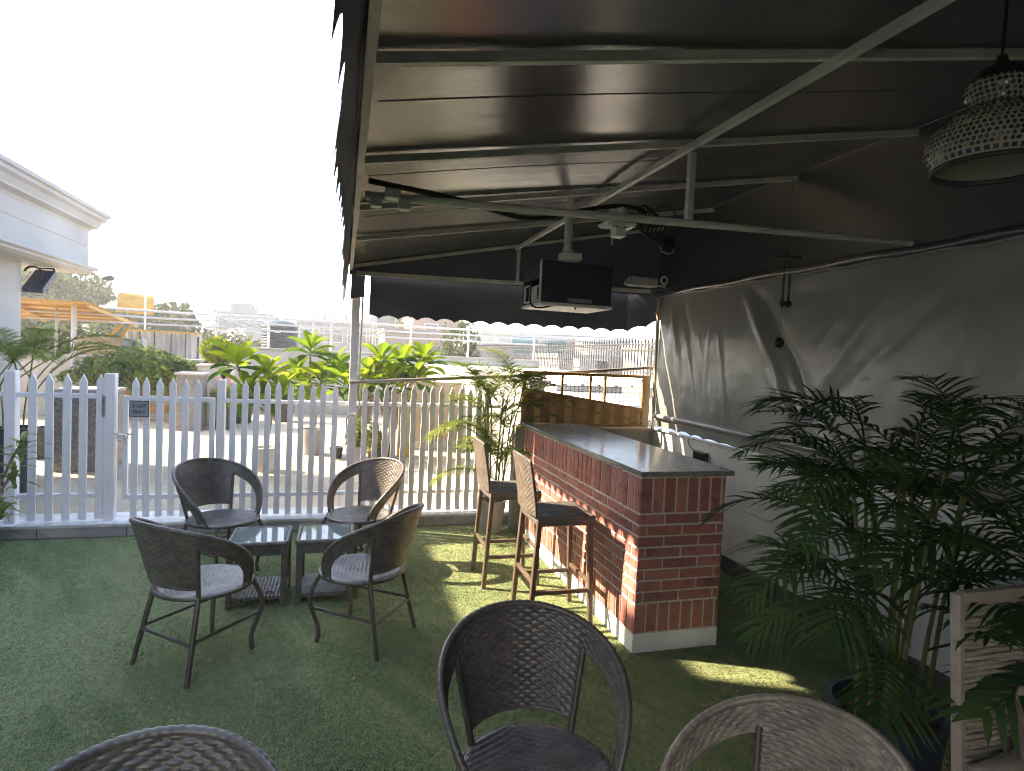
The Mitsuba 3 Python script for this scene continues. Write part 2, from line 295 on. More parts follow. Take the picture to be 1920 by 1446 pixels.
put(sg + '__border', cat(*[box(a, b, 5.730, 5.7328, c, d) for a, b, c, d in ((-1.755, -1.605, 1.152, 1.158), (-1.755, -1.605, 1.018, 1.024), (-1.755, -1.749, 1.0245, 1.1515), (-1.611, -1.605, 1.0245, 1.1515))]), 'm_ink')
def sign_text(s, xc, z, h):
    m = meshkit.text_mesh(s, h, 0.002, bold=True); w = m.bounds[1][0] - m.bounds[0][0]; v = m.vertices
    return M(np.stack([xc - w / 2 + v[:, 0] - m.bounds[0][0], 5.7327 - v[:, 2], z + v[:, 1]], 1), m.faces)
put(sg + '__lettering', cat(sign_text('STAFF', -1.68, 1.098, 0.027), sign_text('ONLY', -1.68, 1.048, 0.027)), 'm_ink')
f2 = thing('picket_fence', 'long white picket fence section right of the gate behind the round chairs', 'fence', 'white picket fence sections')
put(f2 + '__post', box(-1.075, -1.01, FY - 0.035, FY + 0.03, 0.113, 1.36, 0.004), 'm_picket')
for x in np.r_[np.linspace(-0.945, 0.03, 11)[:10], np.linspace(0.215, 1.42, 14)]: put(f2 + '__picket', rk, None, xf=jit(x, FY - 0.022, 0.125))
for z in (0.31, 1.17): put(f2 + '__rail', box(-1.008, 1.56, FY - 0.012, FY + 0.018, z - 0.018, z + 0.018, 0.003), 'm_picket')
ch = thing('lock_chain', 'dark steel chain wrapped around the fence post beside the gate', 'chain')
put(ch, cat(*[tube([(-1.945 + 0.012 * math.cos(a), FY - 0.05 + 0.004 * math.sin(2 * a), 1.03 + 0.022 * k + 0.015 * math.sin(a)) for a in np.linspace(0, 2 * PI, 13)[:-1]], 0.003, 5, closed=True) for k in range(8)]), 'm_iron', True)

# ------------------------------------------------------------------ awning
XL, XR, YB = 0.05, 3.06, -2.0
def roof_z(x): return 2.445 + 0.2 * (x - XL)
def yfront(x): return 5.62 - 0.27 * (x - XL) / (XR - XL)
aw = thing('awning', 'large dark canvas awning on a white steel frame over the bar', 'awning')
xs_, ss = np.linspace(XL - 0.03, XR + 0.02, 49), np.linspace(0, 1, 121)
beams_y = [(-0.95, -1.0), (-0.05, -0.1), (0.78, 0.78), (1.63, 1.70), (2.49, 2.62), (3.32, 3.53), (4.24, 4.52)]
R = np.zeros((49, 121, 3))
for i, x in enumerate(xs_):
    y = YB + (yfront(x) + 0.03 - YB) * ss
    bys = np.array([a + (b - a) * (x - XL) / (XR - XL) for a, b in beams_y] + [yfront(x)])
    k = np.searchsorted(bys, y); lo = np.where(k > 0, bys[np.clip(k - 1, 0, None)], YB); hi = bys[np.clip(k, 0, len(bys) - 1)]
    fr = np.clip((y - lo) / np.maximum(hi - lo, 1e-6), 0, 1)
    R[i, :, 0], R[i, :, 1], R[i, :, 2] = x, y, roof_z(x) + 0.024 + 0.018 * np.sin(PI * fr) * (0.6 + 0.4 * math.sin(x * 2.1))
put(aw + '__canopy', grid(R), 'm_canopy', True)
def wavy_sheet(path, top, bot, period, amp, n=8, fold=0.0, seed=0, flare=0.0):
    """hanging cloth along a path (n,2): scalloped lower edge"""
    p = np.asarray(path, float); s = np.r_[0, np.cumsum(np.linalg.norm(np.diff(p, axis=0), axis=1))]
    m = int(s[-1] / period * 12) + 2; q = np.linspace(0, s[-1], m); x = np.interp(q, s, p[:, 0]); y = np.interp(q, s, p[:, 1])
    tz = top(x, y) if callable(top) else np.full(m, top)
    bz = (bot(q) if callable(bot) else np.full(m, bot)) + amp * (np.abs(np.cos(PI * q / period)) ** 0.8 if True else 0)
    nx, ny = np.gradient(y, q), -np.gradient(x, q)
    w = np.linspace(0, 1, n); V = np.zeros((m, n, 3))
    off = fold * (nnoise(np.stack([q * 1.7, q * 0, q * 0 + seed], 1), seed)[:, None] - 0.5) * w[None] * 2 + fold * 0.6 * np.sin(q[:, None] * 9 + seed) * w[None] ** 2 * 0.5 + flare * ((tz[:, None] - (tz + (bz - tz))[:, None]) / (tz - bz.min())[:, None]) * w[None]
    V[..., 0] = x[:, None] + nx[:, None] * off; V[..., 1] = y[:, None] + ny[:, None] * off; V[..., 2] = tz[:, None] + (bz - tz)[:, None] * w
    return grid(V)
put(aw + '__side_valance', wavy_sheet([(XL - 0.028, YB), (XL - 0.028, 5.66)], lambda x, y: 2.47 + 0 * x, 2.045, 0.135, 0.075, fold=0.012, flare=-0.05), 'm_valance', True)
put(aw + '__front_valance', wavy_sheet([(0.22, 5.66), (1.5, 5.545), (2.75, 5.43), (3.0, 5.28), (3.09, 5.02)], 2.43, lambda q: 1.985 + 0.27 * np.clip((q - 2.45) / 0.7, 0, 1) ** 1.6, 0.176, 0.032, n=14, fold=0.05, seed=3), 'm_valance', True)
put(aw + '__corner_flap', wavy_sheet([(XL + 0.0, 5.645), (0.17, 5.67)], 2.46, lambda q: 2.13 + q * 0.35, 0.3, 0.02, fold=0.02), 'm_valance', True)
gx = np.linspace(XL - 0.02, XR + 0.04, 30)
put(aw + '__gable_panel', grid(np.stack([np.stack([gx, [yfront(x) + 0.012 for x in gx], np.full(30, 2.37)], 1), np.stack([gx, [yfront(x) + 0.012 for x in gx], [roof_z(x) + 0.075 for x in gx]], 1)], 1)), 'm_valance', True)
put(aw + '__side_panel', grid(np.stack(np.meshgrid([3.055], np.linspace(YB, 5.40, 60), np.linspace(2.36, 3.16, 8), indexing='ij'), -1)[0] + np.random.default_rng(1).normal(0, 0.002, (60, 8, 3)) * [1, 0, 0]), 'm_canopy', True)
for a, b in beams_y: put(aw + '__rafter', bar((XL, a, roof_z(XL)), (XR, b, roof_z(XR)), 0.024, 0.030), 'm_frame')
put(aw + '__rafter', bar((XL, yfront(XL) - 0.02, roof_z(XL)), (XR, yfront(XR) - 0.02, roof_z(XR)), 0.022, 0.028), 'm_frame')
for (a, b), (c, d) in zip(beams_y[2:], beams_y[3:] + [(yfront(XL), yfront(XR))]):
    for k in (0.42,):
        put(aw + '__seam', tube([(x, (a + (b - a) * w_) * (1 - k) + (c + (d - c) * w_) * k, roof_z(x) + 0.0225 + 0.018 * math.sin(PI * k) * (0.6 + 0.4 * math.sin(x * 2.1))) for w_ in np.linspace(0.01, 0.99, 40) for x in [XL + (XR - XL) * w_]], 0.0016, 6), 'm_canopy', True)
put(aw + '__purlin', bar((1.55, YB, 2.716), (1.55, 5.44, 2.716), 0.026, 0.030), 'm_frame')
put(aw + '__eave_beam', bar((0.042, YB, 2.428), (0.042, 5.62, 2.428), 0.026, 0.034), 'm_frame')
put(aw + '__front_rail', bar((0.09, 5.60, 2.385), (3.05, 5.325, 2.405), 0.03, 0.035), 'm_frame')
put(aw + '__tie_rod', tube([(0.06, 2.34, 2.27), (3.05, 2.6, 2.43)], 0.017, 10), 'm_frame', 40)
put(aw + '__hanger', bar((1.565, 2.51, 2.36), (1.565, 2.51, 2.69), 0.03, up=(1, 0, 0)), 'm_frame')
put(aw + '__hanger', bar((1.565, 5.40, 2.41), (1.565, 5.40, 2.70), 0.028, up=(1, 0, 0)), 'm_frame')
put(aw + '__post', box(0.058, 0.132, 5.685, 5.745, 0.114, 2.44, 0.004), 'm_picket')
put(aw + '__conduit', tube(spline([(0.152, 5.70, 2.42), (0.154, 5.69, 1.9), (0.156, 5.68, 1.3), (0.152, 5.67, 1.14), (0.12, 5.655, 1.08), (0.06, 5.655, 1.07), (0.045, 5.66, 1.0), (0.045, 5.66, 0.9)], 50), 0.008, 8), 'm_frame', True)
wp = thing('steel_pipe', 'thin rusty steel pipe running from the awning post to the curtain', 'pipe')
put(wp, tube([(0.06, 5.665, 1.38), (1.6, 5.50, 1.50), (3.02, 5.34, 1.645)], 0.017, 10), 'm_galv', 40)

# cables and fittings under the awning
cb = thing('power_cable', 'thick black cable sagging along the tie rod under the awning', 'cable')
put(cb, tube(spline([(0.07, 2.28, 2.31), (0.25, 2.33, 2.31), (0.5, 2.4, 2.30), (0.72, 2.42, 2.275), (0.95, 2.46, 2.33), (1.2, 2.47, 2.39), (1.33, 2.5, 2.385)], 60), 0.011, 8), 'm_cable', True)
cl = thing('cable_coil', 'loops of black cable hanging from the tie rod beside the white mount', 'cable')
put(cl, cat(*[tube([(1.31 + 0.02 * k + 0.045 * math.cos(a) + 0.01 * math.sin(3 * a), 2.47 + 0.008 * k, 2.345 - 0.008 * k + 0.06 * math.sin(a)) for a in np.linspace(0, 2 * PI, 22)[:-1]], 0.0045, 6, closed=True) for k in range(5)],
            tube(spline([(1.38, 2.5, 2.40), (1.45, 2.5, 2.42), (1.49, 2.5, 2.39), (1.48, 2.5, 2.34)], 24), 0.004, 6)), 'm_cable', True)
lf = thing('twin_spotlight', 'white twin spotlight fitting on the tie rod near the awning edge', 'light fitting')
put(lf + '__mount', box(0.13, 0.19, 2.29, 2.34, 2.262, 2.298, 0.004), 'm_plastic')
for x in (0.098, 0.205): put(lf + '__lamp_head', box(x - 0.022, x + 0.022, 2.28, 2.33, 2.222, 2.262, 0.005), 'm_plastic')
pm = thing('ceiling_mount', 'cream ceiling mount with drilled plate clamped to the tie rod', 'mount')
cx, cy = 1.19, 2.5
put(pm + '__clamp', lathe([(0, 0.06), (0.04, 0.06), (0.042, 0.0), (0, 0.0)], 24, cx, cy, 2.325), 'm_plastic', 40)
put(pm + '__plate', cat(box(cx - 0.075, cx + 0.075, cy - 0.05, cy + 0.05, 2.298, 2.318, 0.006)), 'm_plastic')
put(pm + '__screw_hole', cat(*[lathe([(0, 0), (0.006, 0), (0.006, 0.003), (0, 0.003)], 10, cx + dx, cy - 0.03, 2.2955) for dx in (-0.03, -0.015, 0.025, 0.04)]), 'm_black')
put(pm + '__socket', cat(box(cx - 0.02, cx + 0.035, cy - 0.03, cy + 0.03, 2.255, 2.2975, 0.005), tube([(cx - 0.018, cy, 2.25), (cx - 0.022, cy, 2.22)], 0.004)), 'm_plastic')
mp = thing('projector_pole', 'white ceiling pole with chrome bolts holding the black box', 'pole')
put(mp + '__tube', tube([(1.335, 3.5, 2.69), (1.335, 3.5, 2.36)], 0.026, 16), 'm_plastic', 40)
put(mp + '__bracket', cat(box(1.29, 1.42, 3.45, 3.56, 2.305, 2.355, 0.008), tube([(1.335, 3.5, 2.375), (1.335, 3.5, 2.355)], 0.034, 16)), 'm_plastic', 40)
for dx in (-0.016, 0.016): put(mp + '__bolt', trimesh.creation.icosphere(2, 0.010).apply_translation((1.335 + dx, 3.445, 2.345)), 'm_chrome', True)
pb = thing('projector_case', 'black hanging case with an open side showing a white projector', 'projector case')
put(pb + '__shell', cat(box(1.19, 1.675, 3.55, 3.565, 2.045, 2.305), box(1.19, 1.675, 3.93, 3.945, 2.045, 2.305), box(1.66, 1.675, 3.567, 3.928, 2.045, 2.305), box(1.19, 1.658, 3.567, 3.928, 2.29, 2.305), box(1.19, 1.2, 3.567, 3.928, 2.20, 2.288)), 'm_box')
put(pb + '__edge_trim', cat(box(1.178, 1.189, 3.548, 3.562, 2.044, 2.306)), 'm_plastic')
put(pb + '__tray', box(1.185, 1.68, 3.535, 3.95, 2.022, 2.043, 0.003), 'm_plastic')
put(pb + '__unit', cat(box(1.215, 1.60, 3.60, 3.90, 2.05, 2.17, 0.01)), 'm_plastic')
put(pb + '__vent', cat(*[box(1.2135, 1.2148, 3.62 + 0.012 * i, 3.628 + 0.012 * i, 2.07 + 0.0 * i, 2.15) for i in range(8)]), 'm_black')
put(pb + '__handle_frame', tube([(1.196, 3.80, 2.06), (1.196, 3.80, 2.17), (1.196, 3.915, 2.17), (1.196, 3.915, 2.06)], 0.008, 8, closed=True), 'm_plastic', True)
put(pb + '__name_plate', box(1.37, 1.54, 3.5465, 3.549, 2.052, 2.078), 'm_sign')
put(pb + '__strap', cat(tube(spline([(1.186, 3.75, 2.2), (1.176, 3.74, 2.1), (1.178, 3.70, 2.03), (1.23, 3.62, 2.014), (1.45, 3.6, 2.015)], 40), 0.006, 6)), 'm_cable', True)
sp = thing('wall_speaker', 'small white speaker box on the front rail near the curtain', 'speaker')
put(sp + '__body', box(2.66, 2.95, 5.20, 5.30, 2.435, 2.525, 0.01), 'm_plastic'); put(sp + '__knob', lathe([(0, 0), (0.03, 0), (0.03, 0.03), (0, 0.03)], 16, 2.63, 5.24, 2.44), 'm_plastic', 40)
cam_ = thing('dome_camera', 'white dome camera on a short arm beside the curtain corner', 'camera')
put(cam_ + '__ring', tube([(2.985 + 0.034 * math.cos(a), 5.15, 2.50 + 0.034 * math.sin(a)) for a in np.linspace(0, 2 * PI, 17)[:-1]], 0.011, 8, closed=True), 'm_plastic', True)
put(cam_ + '__lens', trimesh.creation.icosphere(3, 0.025).apply_translation((2.985, 5.16, 2.50)), 'm_black', True)
put(cam_ + '__arm', tube([(2.86, 5.22, 2.455), (3.03, 5.2, 2.45)], 0.011, 8), 'm_plastic', 40)
ls = thing('round_loudspeaker', 'dark round loudspeaker hanging high in the awning corner', 'speaker')
put(ls + '__cone', lathe([(0, 0.1), (0.05, 0.1), (0.075, 0.03), (0.07, 0.0), (0, -0.01)], 24, 2.9, 5.0, 2.78), 'm_black', 40)
put(ls + '__bracket', tube([(2.83, 5.0, 2.8), (2.84, 4.98, 2.74), (2.9, 4.97, 2.72), (2.96, 4.98, 2.74), (2.97, 5.0, 2.8)], 0.006, 6), 'm_plastic', True)
wc = thing('wind_chime', 'dark wind chime with tubes hanging in front of the grey curtain', 'wind chime')
wx, wy = 2.62, 3.06
put(wc + '__top_plate', box(wx - 0.06, wx + 0.06, wy - 0.05, wy + 0.05, 2.365, 2.38, 0.003), 'm_black')
put(wc + '__string', cat(tube([(wx, wy, 2.88), (wx, wy, 2.38)], 0.0015, 5), tube([(wx - 0.02, wy, 2.37), (wx - 0.02, wy, 1.86)], 0.0012, 5), *[tube([(wx + dx, wy + dy, 2.365), (wx + dx, wy + dy, 2.27)], 0.0012, 4) for dx, dy in ((-.035, -.02), (-.005, .02), (.01, -.02), (.035, .015))]), 'm_cable')
for dx, dy in ((-.035, -.02), (-.005, .02), (.01, -.02), (.035, .015)):
    put(wc + '__chime_tube', tube([(wx + dx, wy + dy, 2.27), (wx + dx, wy + dy, 2.10)], 0.006, 8), 'm_leg', 40)
    put(wc + '__bead', trimesh.creation.icosphere(2, 0.019).apply_translation((wx + dx, wy + dy, 2.09)).apply_transform(np.diag([1, 1, 1, 1])), 'm_black', True)
put(wc + '__striker', lathe([(0, 0.012), (0.03, 0.012), (0.034, 0.0), (0.03, -0.012), (0, -0.012)], 20, 0, 0, 0).apply_transform(trimesh.transformations.rotation_matrix(PI / 2, (1, 0, 0.3))).apply_translation((wx - 0.02, wy, 1.85)), 'm_black', 40)

# hanging mosaic lamp
lx, ly = 1.56, 1.12
lp = thing('mosaic_lamp', 'gourd shaped mosaic glass lamp hanging from the awning at the right', 'lamp')
prof = np.array([(0.150, 2.165), (0.158, 2.185), (0.171, 2.215), (0.168, 2.25), (0.150, 2.28), (0.118, 2.308), (0.085, 2.325), (0.070, 2.338), (0.072, 2.352), (0.084, 2.372), (0.082, 2.395), (0.070, 2.405)])
prof = np.c_[prof[:, 0] * 0.87, 2.36 + 0.87 * (prof[:, 1] - 2.33)]; LZ = lambda z: 2.36 + 0.87 * (z - 2.33)
pr = spline(np.c_[prof, np.zeros(len(prof))], 40)[:, :2]
put(lp + '__shade', lathe(pr, 64, lx, ly), 'm_grout', True)
put(lp + '__rim', lathe([(0.87 * a, LZ(b)) for a, b in ((0.150, 2.168), (0.156, 2.160), (0.150, 2.152), (0.141, 2.156), (0.144, 2.168))], 64, lx, ly), 'm_pot_black', True)
put(lp + '__cap', lathe([(0.87 * a, LZ(b)) for a, b in ((0.071, 2.404), (0.066, 2.42), (0.05, 2.44), (0.02, 2.45), (0.012, 2.48), (0, 2.48))], 32, lx, ly), 'm_black', 40)
put(lp + '__cord', tube([(lx, ly, 2.475), (lx, ly, 2.74)], 0.004, 6), 'm_cable')
arc = np.r_[0, np.cumsum(np.linalg.norm(np.diff(pr, axis=0), axis=1))]
vs, fs, cs, g = [], [], [], np.random.default_rng(8)
s = 0.012
while s < arc[-1] - 0.008:
    r_ = np.interp(s, arc, pr[:, 0]); z_ = np.interp(s, arc, pr[:, 1]); r2 = np.interp(s + 0.004, arc, pr[:, 0]); z2 = np.interp(s + 0.004, arc, pr[:, 1])
    first = s < 0.02
    n = int(2 * PI * r_ / (0.017 if first else 0.0125)); t = np.array([r2 - r_, z2 - z_]); t /= np.linalg.norm(t); nr, nz = t[1], -t[0]
    for k in range(n):
        a = 2 * PI * (k + 0.5 * (int(s / 0.0105) % 2) + g.uniform(-.1, .1)) / n; hl, hw = (0.0065, 0.0065) if first else (g.uniform(0.0040, 0.0048), g.uniform(0.0038, 0.0047))
        m = 4 if first else 6; base = len(vs)
        pts = [(math.cos(b) * hw * 1.2, math.sin(b) * hl * 1.2) for b in np.arange(m) * 2 * PI / m + PI / m]
        col = (0.02, 0.03, 0.06) if first else ((0.02, 0.02, 0.018) if g.random() < 0.8 else [(0.35, 0.22, 0.03), (0.04, 0.05, 0.12), (0.28, 0.08, 0.05)][g.integers(3)])
        for sc_, off in ((1.0, 0.0003), (0.75, 0.0018)):
            for (du, dv) in pts:
                rr_ = r_ + t[0] * dv * sc_ + nr * off; zz = z_ + t[1] * dv * sc_ + nz * off; aa = a + du * sc_ / r_
                vs.append((lx + rr_ * math.cos(aa), ly + rr_ * math.sin(aa), zz)); cs.append(col)
        for j in range(m): fs += [(base + j, base + (j + 1) % m, base + m + (j + 1) % m), (base + j, base + m + (j + 1) % m, base + m + j)]
        fs += [(base + m, base + m + j, base + m + j + 1) for j in range(1, m - 1)]
    s += 0.0150 if first else 0.0118
tag(put(lp + '__mosaic', M(vs, fs), 'm_mosaic', False, color=np.array(cs)), kind='stuff')

# ------------------------------------------------------------------ right side: low wall, curtain, back wall, mesh frame
lw = thing('low_wall', 'low white wall under the grey curtain on the right side', 'wall')
put(lw + '__body', box(3.075, 3.26, -2.0, 5.42, -0.2, 1.02), 'm_wall')
for z0, z1 in ((0.135, 0.555), (0.56, 1.02)):
    ys = [-2.0, -0.2, 0.95, 2.1, 3.25, 4.35, 5.30]
    for a, b in zip(ys[:-1], ys[1:]): put(lw + '__panel', box(3.058, 3.0765, a + 0.002, b - 0.002, z0 + 0.002, z1 - 0.002, 0.002), 'm_wall')
put(lw + '__skirting', box(3.052, 3.0745, -2.0, 5.30, 0.0, 0.133, 0.003), 'm_skirting')
put(lw + '__coping', box(3.03, 3.27, -2.0, 5.30, 1.022, 1.045, 0.004), 'm_wall')
bw = thing('back_wall', 'low grey wall between the bar and the white wall', 'wall')
put(bw + '__body', box(1.60, 3.05, 5.34, 5.46, -0.2, 0.99), 'm_grey_wall'); put(bw + '__ledge', box(1.60, 3.07, 5.31, 5.48, 0.992, 1.022, 0.004), 'm_beige')
ct = thing('vinyl_curtain', 'wrinkled grey vinyl curtain closing the right side under the awning', 'curtain')
cy_, cz = np.linspace(-1.6, 5.26, 330), np.linspace(0, 1, 90)
Y, W = np.meshgrid(cy_, cz, indexing='ij'); Z = 2.36 - W * 1.21
def crease(Y, Z, y0, z0, slope, width, depth):
    d = (Y - y0) - slope * (z0 - Z); fade = np.clip((z0 - Z) / 0.15, 0, 1) * np.clip(1.6 - (z0 - Z) * 1.1, 0, 1)
    return depth * np.exp(-(d / width) ** 2) * fade
off = 0.05 * (nfbm(np.stack([Y * 0.9, Z * 0.7, Y * 0], -1), 3, 2) - 0.5) + 0.028 * (nfbm(np.stack([Y * 2.6 + Z * 1.6, Z * 1.1, Y * 0 + 4], -1), 3, 7) - 0.5)
for a in ((5.05, 2.3, -0.30, 0.05, 0.03), (4.85, 2.3, -0.33, 0.04, -0.03), (4.02, 2.36, -0.62, 0.055, 0.045), (3.9, 2.36, -0.75, 0.06, -0.035), (4.3, 2.0, -0.25, 0.03, 0.022), (3.7, 1.7, -0.8, 0.05, 0.03), (2.6, 2.3, 0.8, 0.07, 0.012), (2.3, 2.2, 1.1, 0.08, -0.012), (1.6, 2.3, 0.5, 0.05, 0.016), (1.2, 2.3, 0.1, 0.06, -0.016), (4.6, 2.0, -0.4, 0.025, 0.014), (3.5, 1.9, -0.5, 0.03, -0.014), (2.9, 1.6, -0.3, 0.03, 0.012), (4.42, 2.2, 0.02, 0.008, 0.012)):
    off = off + crease(Y, Z, *a)
off = off * np.clip(W * 9, 0.15, 1) * np.clip((1 - W) * 9, 0.25, 1) + 0.004 * (nfbm(np.stack([Y * 12, Z * 12, Y * 0 + 9], -1), 2, 5) - 0.5)
put(ct + '__sheet', grid(np.stack([3.035 - off * 0.8, Y, Z], -1)), 'm_vinyl', True)
put(ct + '__roller', tube(np.stack([np.full(40, 3.0) + 0.004 * np.sin(np.arange(40)), np.linspace(-1.6, 5.30, 40), np.full(40, 2.375) + 0.006 * np.sin(np.arange(40) * 1.3)], 1), 0.03, 12), 'm_canopy', True)
put(ct + '__roller_lip', tube(np.stack([np.full(60, 2.985), np.linspace(-1.6, 5.30, 60), 2.343 + 0.007 * np.sin(np.arange(60) * 1.9)], 1), 0.009, 8), 'm_vinyl', True)
put(ct + '__hem_pipe', tube([(3.015, -1.6, 1.155), (3.015, 5.24, 1.165)], 0.024, 12), 'm_vinyl', 40)
fl_ = np.linspace(0, 1, 7)
q = np.linspace(-1.6, 5.24, 420); bz = 1.042 + 0.028 * np.abs(np.sin(q * PI / 0.21)) ** 0.7 * np.clip((q - 3.7) / 1.0, 0, 1)
put(ct + '__hem_flap', grid(np.stack([np.repeat(3.03 + 0.006 * np.sin(q * 14)[:, None], 7, 1), np.repeat(q[:, None], 7, 1), 1.14 + (bz - 1.14)[:, None] * fl_], -1)), 'm_vinyl', True)
put(ct + '__edge_pole', tube([(3.02, 5.275, 1.03), (3.02, 5.29, 2.38)], 0.018, 10), 'm_beige', 40)
jb = thing('junction_box', 'small black junction box on the white wall behind the bar', 'junction box')
put(jb + '__box', box(3.015, 3.056, 4.36, 4.54, 0.82, 0.93, 0.006), 'm_black'); put(jb + '__wire', tube(spline([(3.04, 4.52, 0.93), (3.035, 4.62, 0.96), (3.04, 4.66, 1.0), (3.03, 4.55, 1.02)], 20), 0.004, 6), 'm_cable', True)
fm = thing('mesh_frame', 'rusty brown frame with wire mesh above the grey wall behind the bar', 'screen')
x0, x1, zb, zt = 1.66, 3.03, 1.026, 1.53
put(fm + '__post', box(x0, x0 + 0.035, 5.375, 5.41, zb, zt, 0.003), 'm_board'); put(fm + '__post', box(x1 - 0.085, x1, 5.375, 5.41, zb, zt, 0.003), 'm_board')
put(fm + '__top_rail', box(x0, x1, 5.372, 5.413, zt + 0.001, zt + 0.03, 0.003), 'm_board'); put(fm + '__bottom_rail', box(x0 + 0.036, x1 - 0.086, 5.376, 5.41, zb, zb + 0.03, 0.003), 'm_board')
def wedge(xa, xb):
    h = lambda x: 1.375 - 0.17 * (x - x0) / (x1 - x0)
    return prism([(xa, zb + 0.031), (xb, zb + 0.031), (xb, h(xb)), (xa, h(xa))], 5.384, 5.40)
edges = np.linspace(x0 + 0.036, x1 - 0.086, 40)
for i, (a, b) in enumerate(zip(edges[:-1], edges[1:])): put(fm + '__board', wedge(a + 0.002, b - 0.002), ('m_board', 'm_bamboo')[(i * 7 % 5) % 2])
put(fm + '__slanted_rail', bar((x0 + 0.04, 5.372, 1.38), (x1 - 0.09, 5.372, 1.21), 0.02, 0.028), 'm_board'); put(fm + '__slanted_rail', bar((x0 + 0.04, 5.37, 1.29), (x1 - 0.09, 5.37, 1.09), 0.015, 0.02), 'm_board')
for x in (2.06, 2.36, 2.52): put(fm + '__mullion', box(x, x + 0.018, 5.378, 5.402, 1.36 - 0.1 * (x - 1.66), zt), 'm_board')
put(fm + '__wire_mesh', cat(*[box(x, x + 0.004, 5.403, 5.407, 1.22, zt) for x in np.arange(x0 + 0.05, x1 - 0.09, 0.045)], *[box(x0 + 0.036, x1 - 0.086, 5.4075, 5.4115, z, z + 0.004) for z in np.arange(1.24, zt, 0.045)]), 'm_iron')
# buildings that stand round the terrace out of frame: they close the place behind the viewer
hv = thing('rear_building', 'dark building wall behind the viewer', 'building')
put(hv + '__wall', box(-0.45, 3.3, -2.6, -2.02, -0.3, 4.5), 'm_dark_wall'); put(hv + '__wing', box(-8.0, -0.45, -7.0, -6.5, -0.3, 4.0), 'm_wall')

# ------------------------------------------------------------------ brick bar
br = thing('brick_bar', 'red brick bar counter with a grey granite top', 'bar counter')
bx0, bx1, by0, by1 = 1.655, 2.222, 2.978, 5.22
put(br + '__core', box(bx0 + 0.001, bx1 - 0.012, by0 + 0.001, by1 - 0.004, 0.1125, 1.0295), 'm_mortar')
put(br + '__plinth', cat(box(bx0 + 0.001, bx0 + 0.011, by0 + 0.012, by1, 0.0, 0.112), box(bx0 + 0.001, bx1 - 0.001, by0 + 0.001, by0 + 0.0115, 0.0, 0.112)), 'm_wall')
put(br + '__plinth', box(bx1 - 0.011, bx1 - 0.001, by0 + 0.012, by1, 0.0, 0.112), 'm_wall')
sl = box(bx0 - 0.022, bx1 + 0.03, by0 - 0.035, by1 + 0.06, 1.040, 1.070, 0.004)
put(br + '__granite_top', sl, 'm_granite')
put(br + '__mortar_fillet', box(bx0 - 0.004, bx1 + 0.004, by0 - 0.004, by1, 1.030, 1.0395), 'm_mortar')
g = np.random.default_rng(21)
courses = []
z = 0.116; SH, CH = 0.178, 0.0655
courses.append(('s', z, z + SH)); z += SH
for k in range(8): courses.append(('h', z, z + CH)); z += CH
courses.append(('s', z, 1.031))
bvar = {}
def brick(w, h, i):
    k = (round(w, 4), round(h, 4), i)
    if k not in bvar: bvar[k] = mikit.ply(box(-w / 2, w / 2, 0.0, 0.0155 + 0.0009 * i, -h / 2, h / 2, 0.0035), f'm_brick_{i}')
    return bvar[k]
J = 0.0125
for n, (kind, za, zb_) in enumerate(courses):
    h = zb_ - za - J
    def run(L, phase, pitch):
        e = [0.0]; x = phase if phase > 0.02 else pitch
        while x < L - 0.02: e.append(x); x += pitch
        return e + [L]
    pitch = 0.0765 if kind == 's' else 0.232
    # long face (looks towards -x)
    ed = run(by1 - by0, 0 if kind == 's' else (0.075 if n % 2 else 0.19), pitch)
    for a, b in zip(ed[:-1], ed[1:]):
        if b - a < 0.03: continue
        xf = T().translate([bx0 + 0.0125, by0 + (a + b) / 2, (za + zb_) / 2]).rotate([0, 0, 1], 90)
        put(br + '__brick', brick(b - a - J, h, int(g.integers(0, 4))), None, xf=T().translate([bx0 + 0.0125, by0 + (a + b) / 2, (za + zb_) / 2 + g.uniform(-.0015, .0015)]).rotate([0, 0, 1], 90 + g.uniform(-.5, .5)))
    ed = run(bx1 - bx0, 0 if kind == 's' else (0.05 if n % 2 else 0.165), pitch)
    for a, b in zip(ed[:-1], ed[1:]):
        if b - a < 0.02: continue
        a_ = a + (0.0 if a > 0.01 else -0.0035)
        put(br + '__brick', brick(b - a_ - J + (0.006 if a <= 0.01 else 0), h, int(g.integers(0, 4))), None, xf=T().translate([bx0 + (a_ + b) / 2, by0 + 0.0125, (za + zb_) / 2 + g.uniform(-.001, .001)]).rotate([0, 0, 1], 180))

# ------------------------------------------------------------------ woven things
def weave(u, v, alt=0.0):
    """basket weave height 0..1 for strand coordinates u (stakes), v (rows)"""
    j = np.floor(v); fv = v - j
    return (0.5 + 0.5 * np.cos(PI * (u + j + alt))) ** 0.8 * np.sqrt(np.clip(1 - (2 * fv - 1) ** 2, 0, 1))
def woven(P, N, u, v, amp=0.0035, half=0.0035):
    f = grid(P + N * (half + amp * weave(u, v))[..., None]); b = grid((P - N * (half + amp * weave(u, v, 1.0))[..., None]))
    b.faces = b.faces[:, ::-1]
    return cat(f, b)
SZ = 0.405
def cone(th, z):
    r = 0.235 + 0.265 * (z - SZ); return np.stack([r * np.sin(th), -r * np.cos(th), z], -1)
def normal(P):
    a = np.gradient(P, axis=0); b = np.gradient(P, axis=1); n = np.cross(a, b); return n / (np.linalg.norm(n, axis=-1, keepdims=True) + 1e-12)
def ztop(th): return SZ - 0.005 + 0.395 * np.clip(np.cos(th * (PI / 2) / math.radians(118)), 0, 1) ** 0.55
def zin(th): return SZ + 0.305 * np.clip(np.cos(th * (PI / 2) / math.radians(104)), 0, 1) ** 0.5
PAN = math.radians(47)
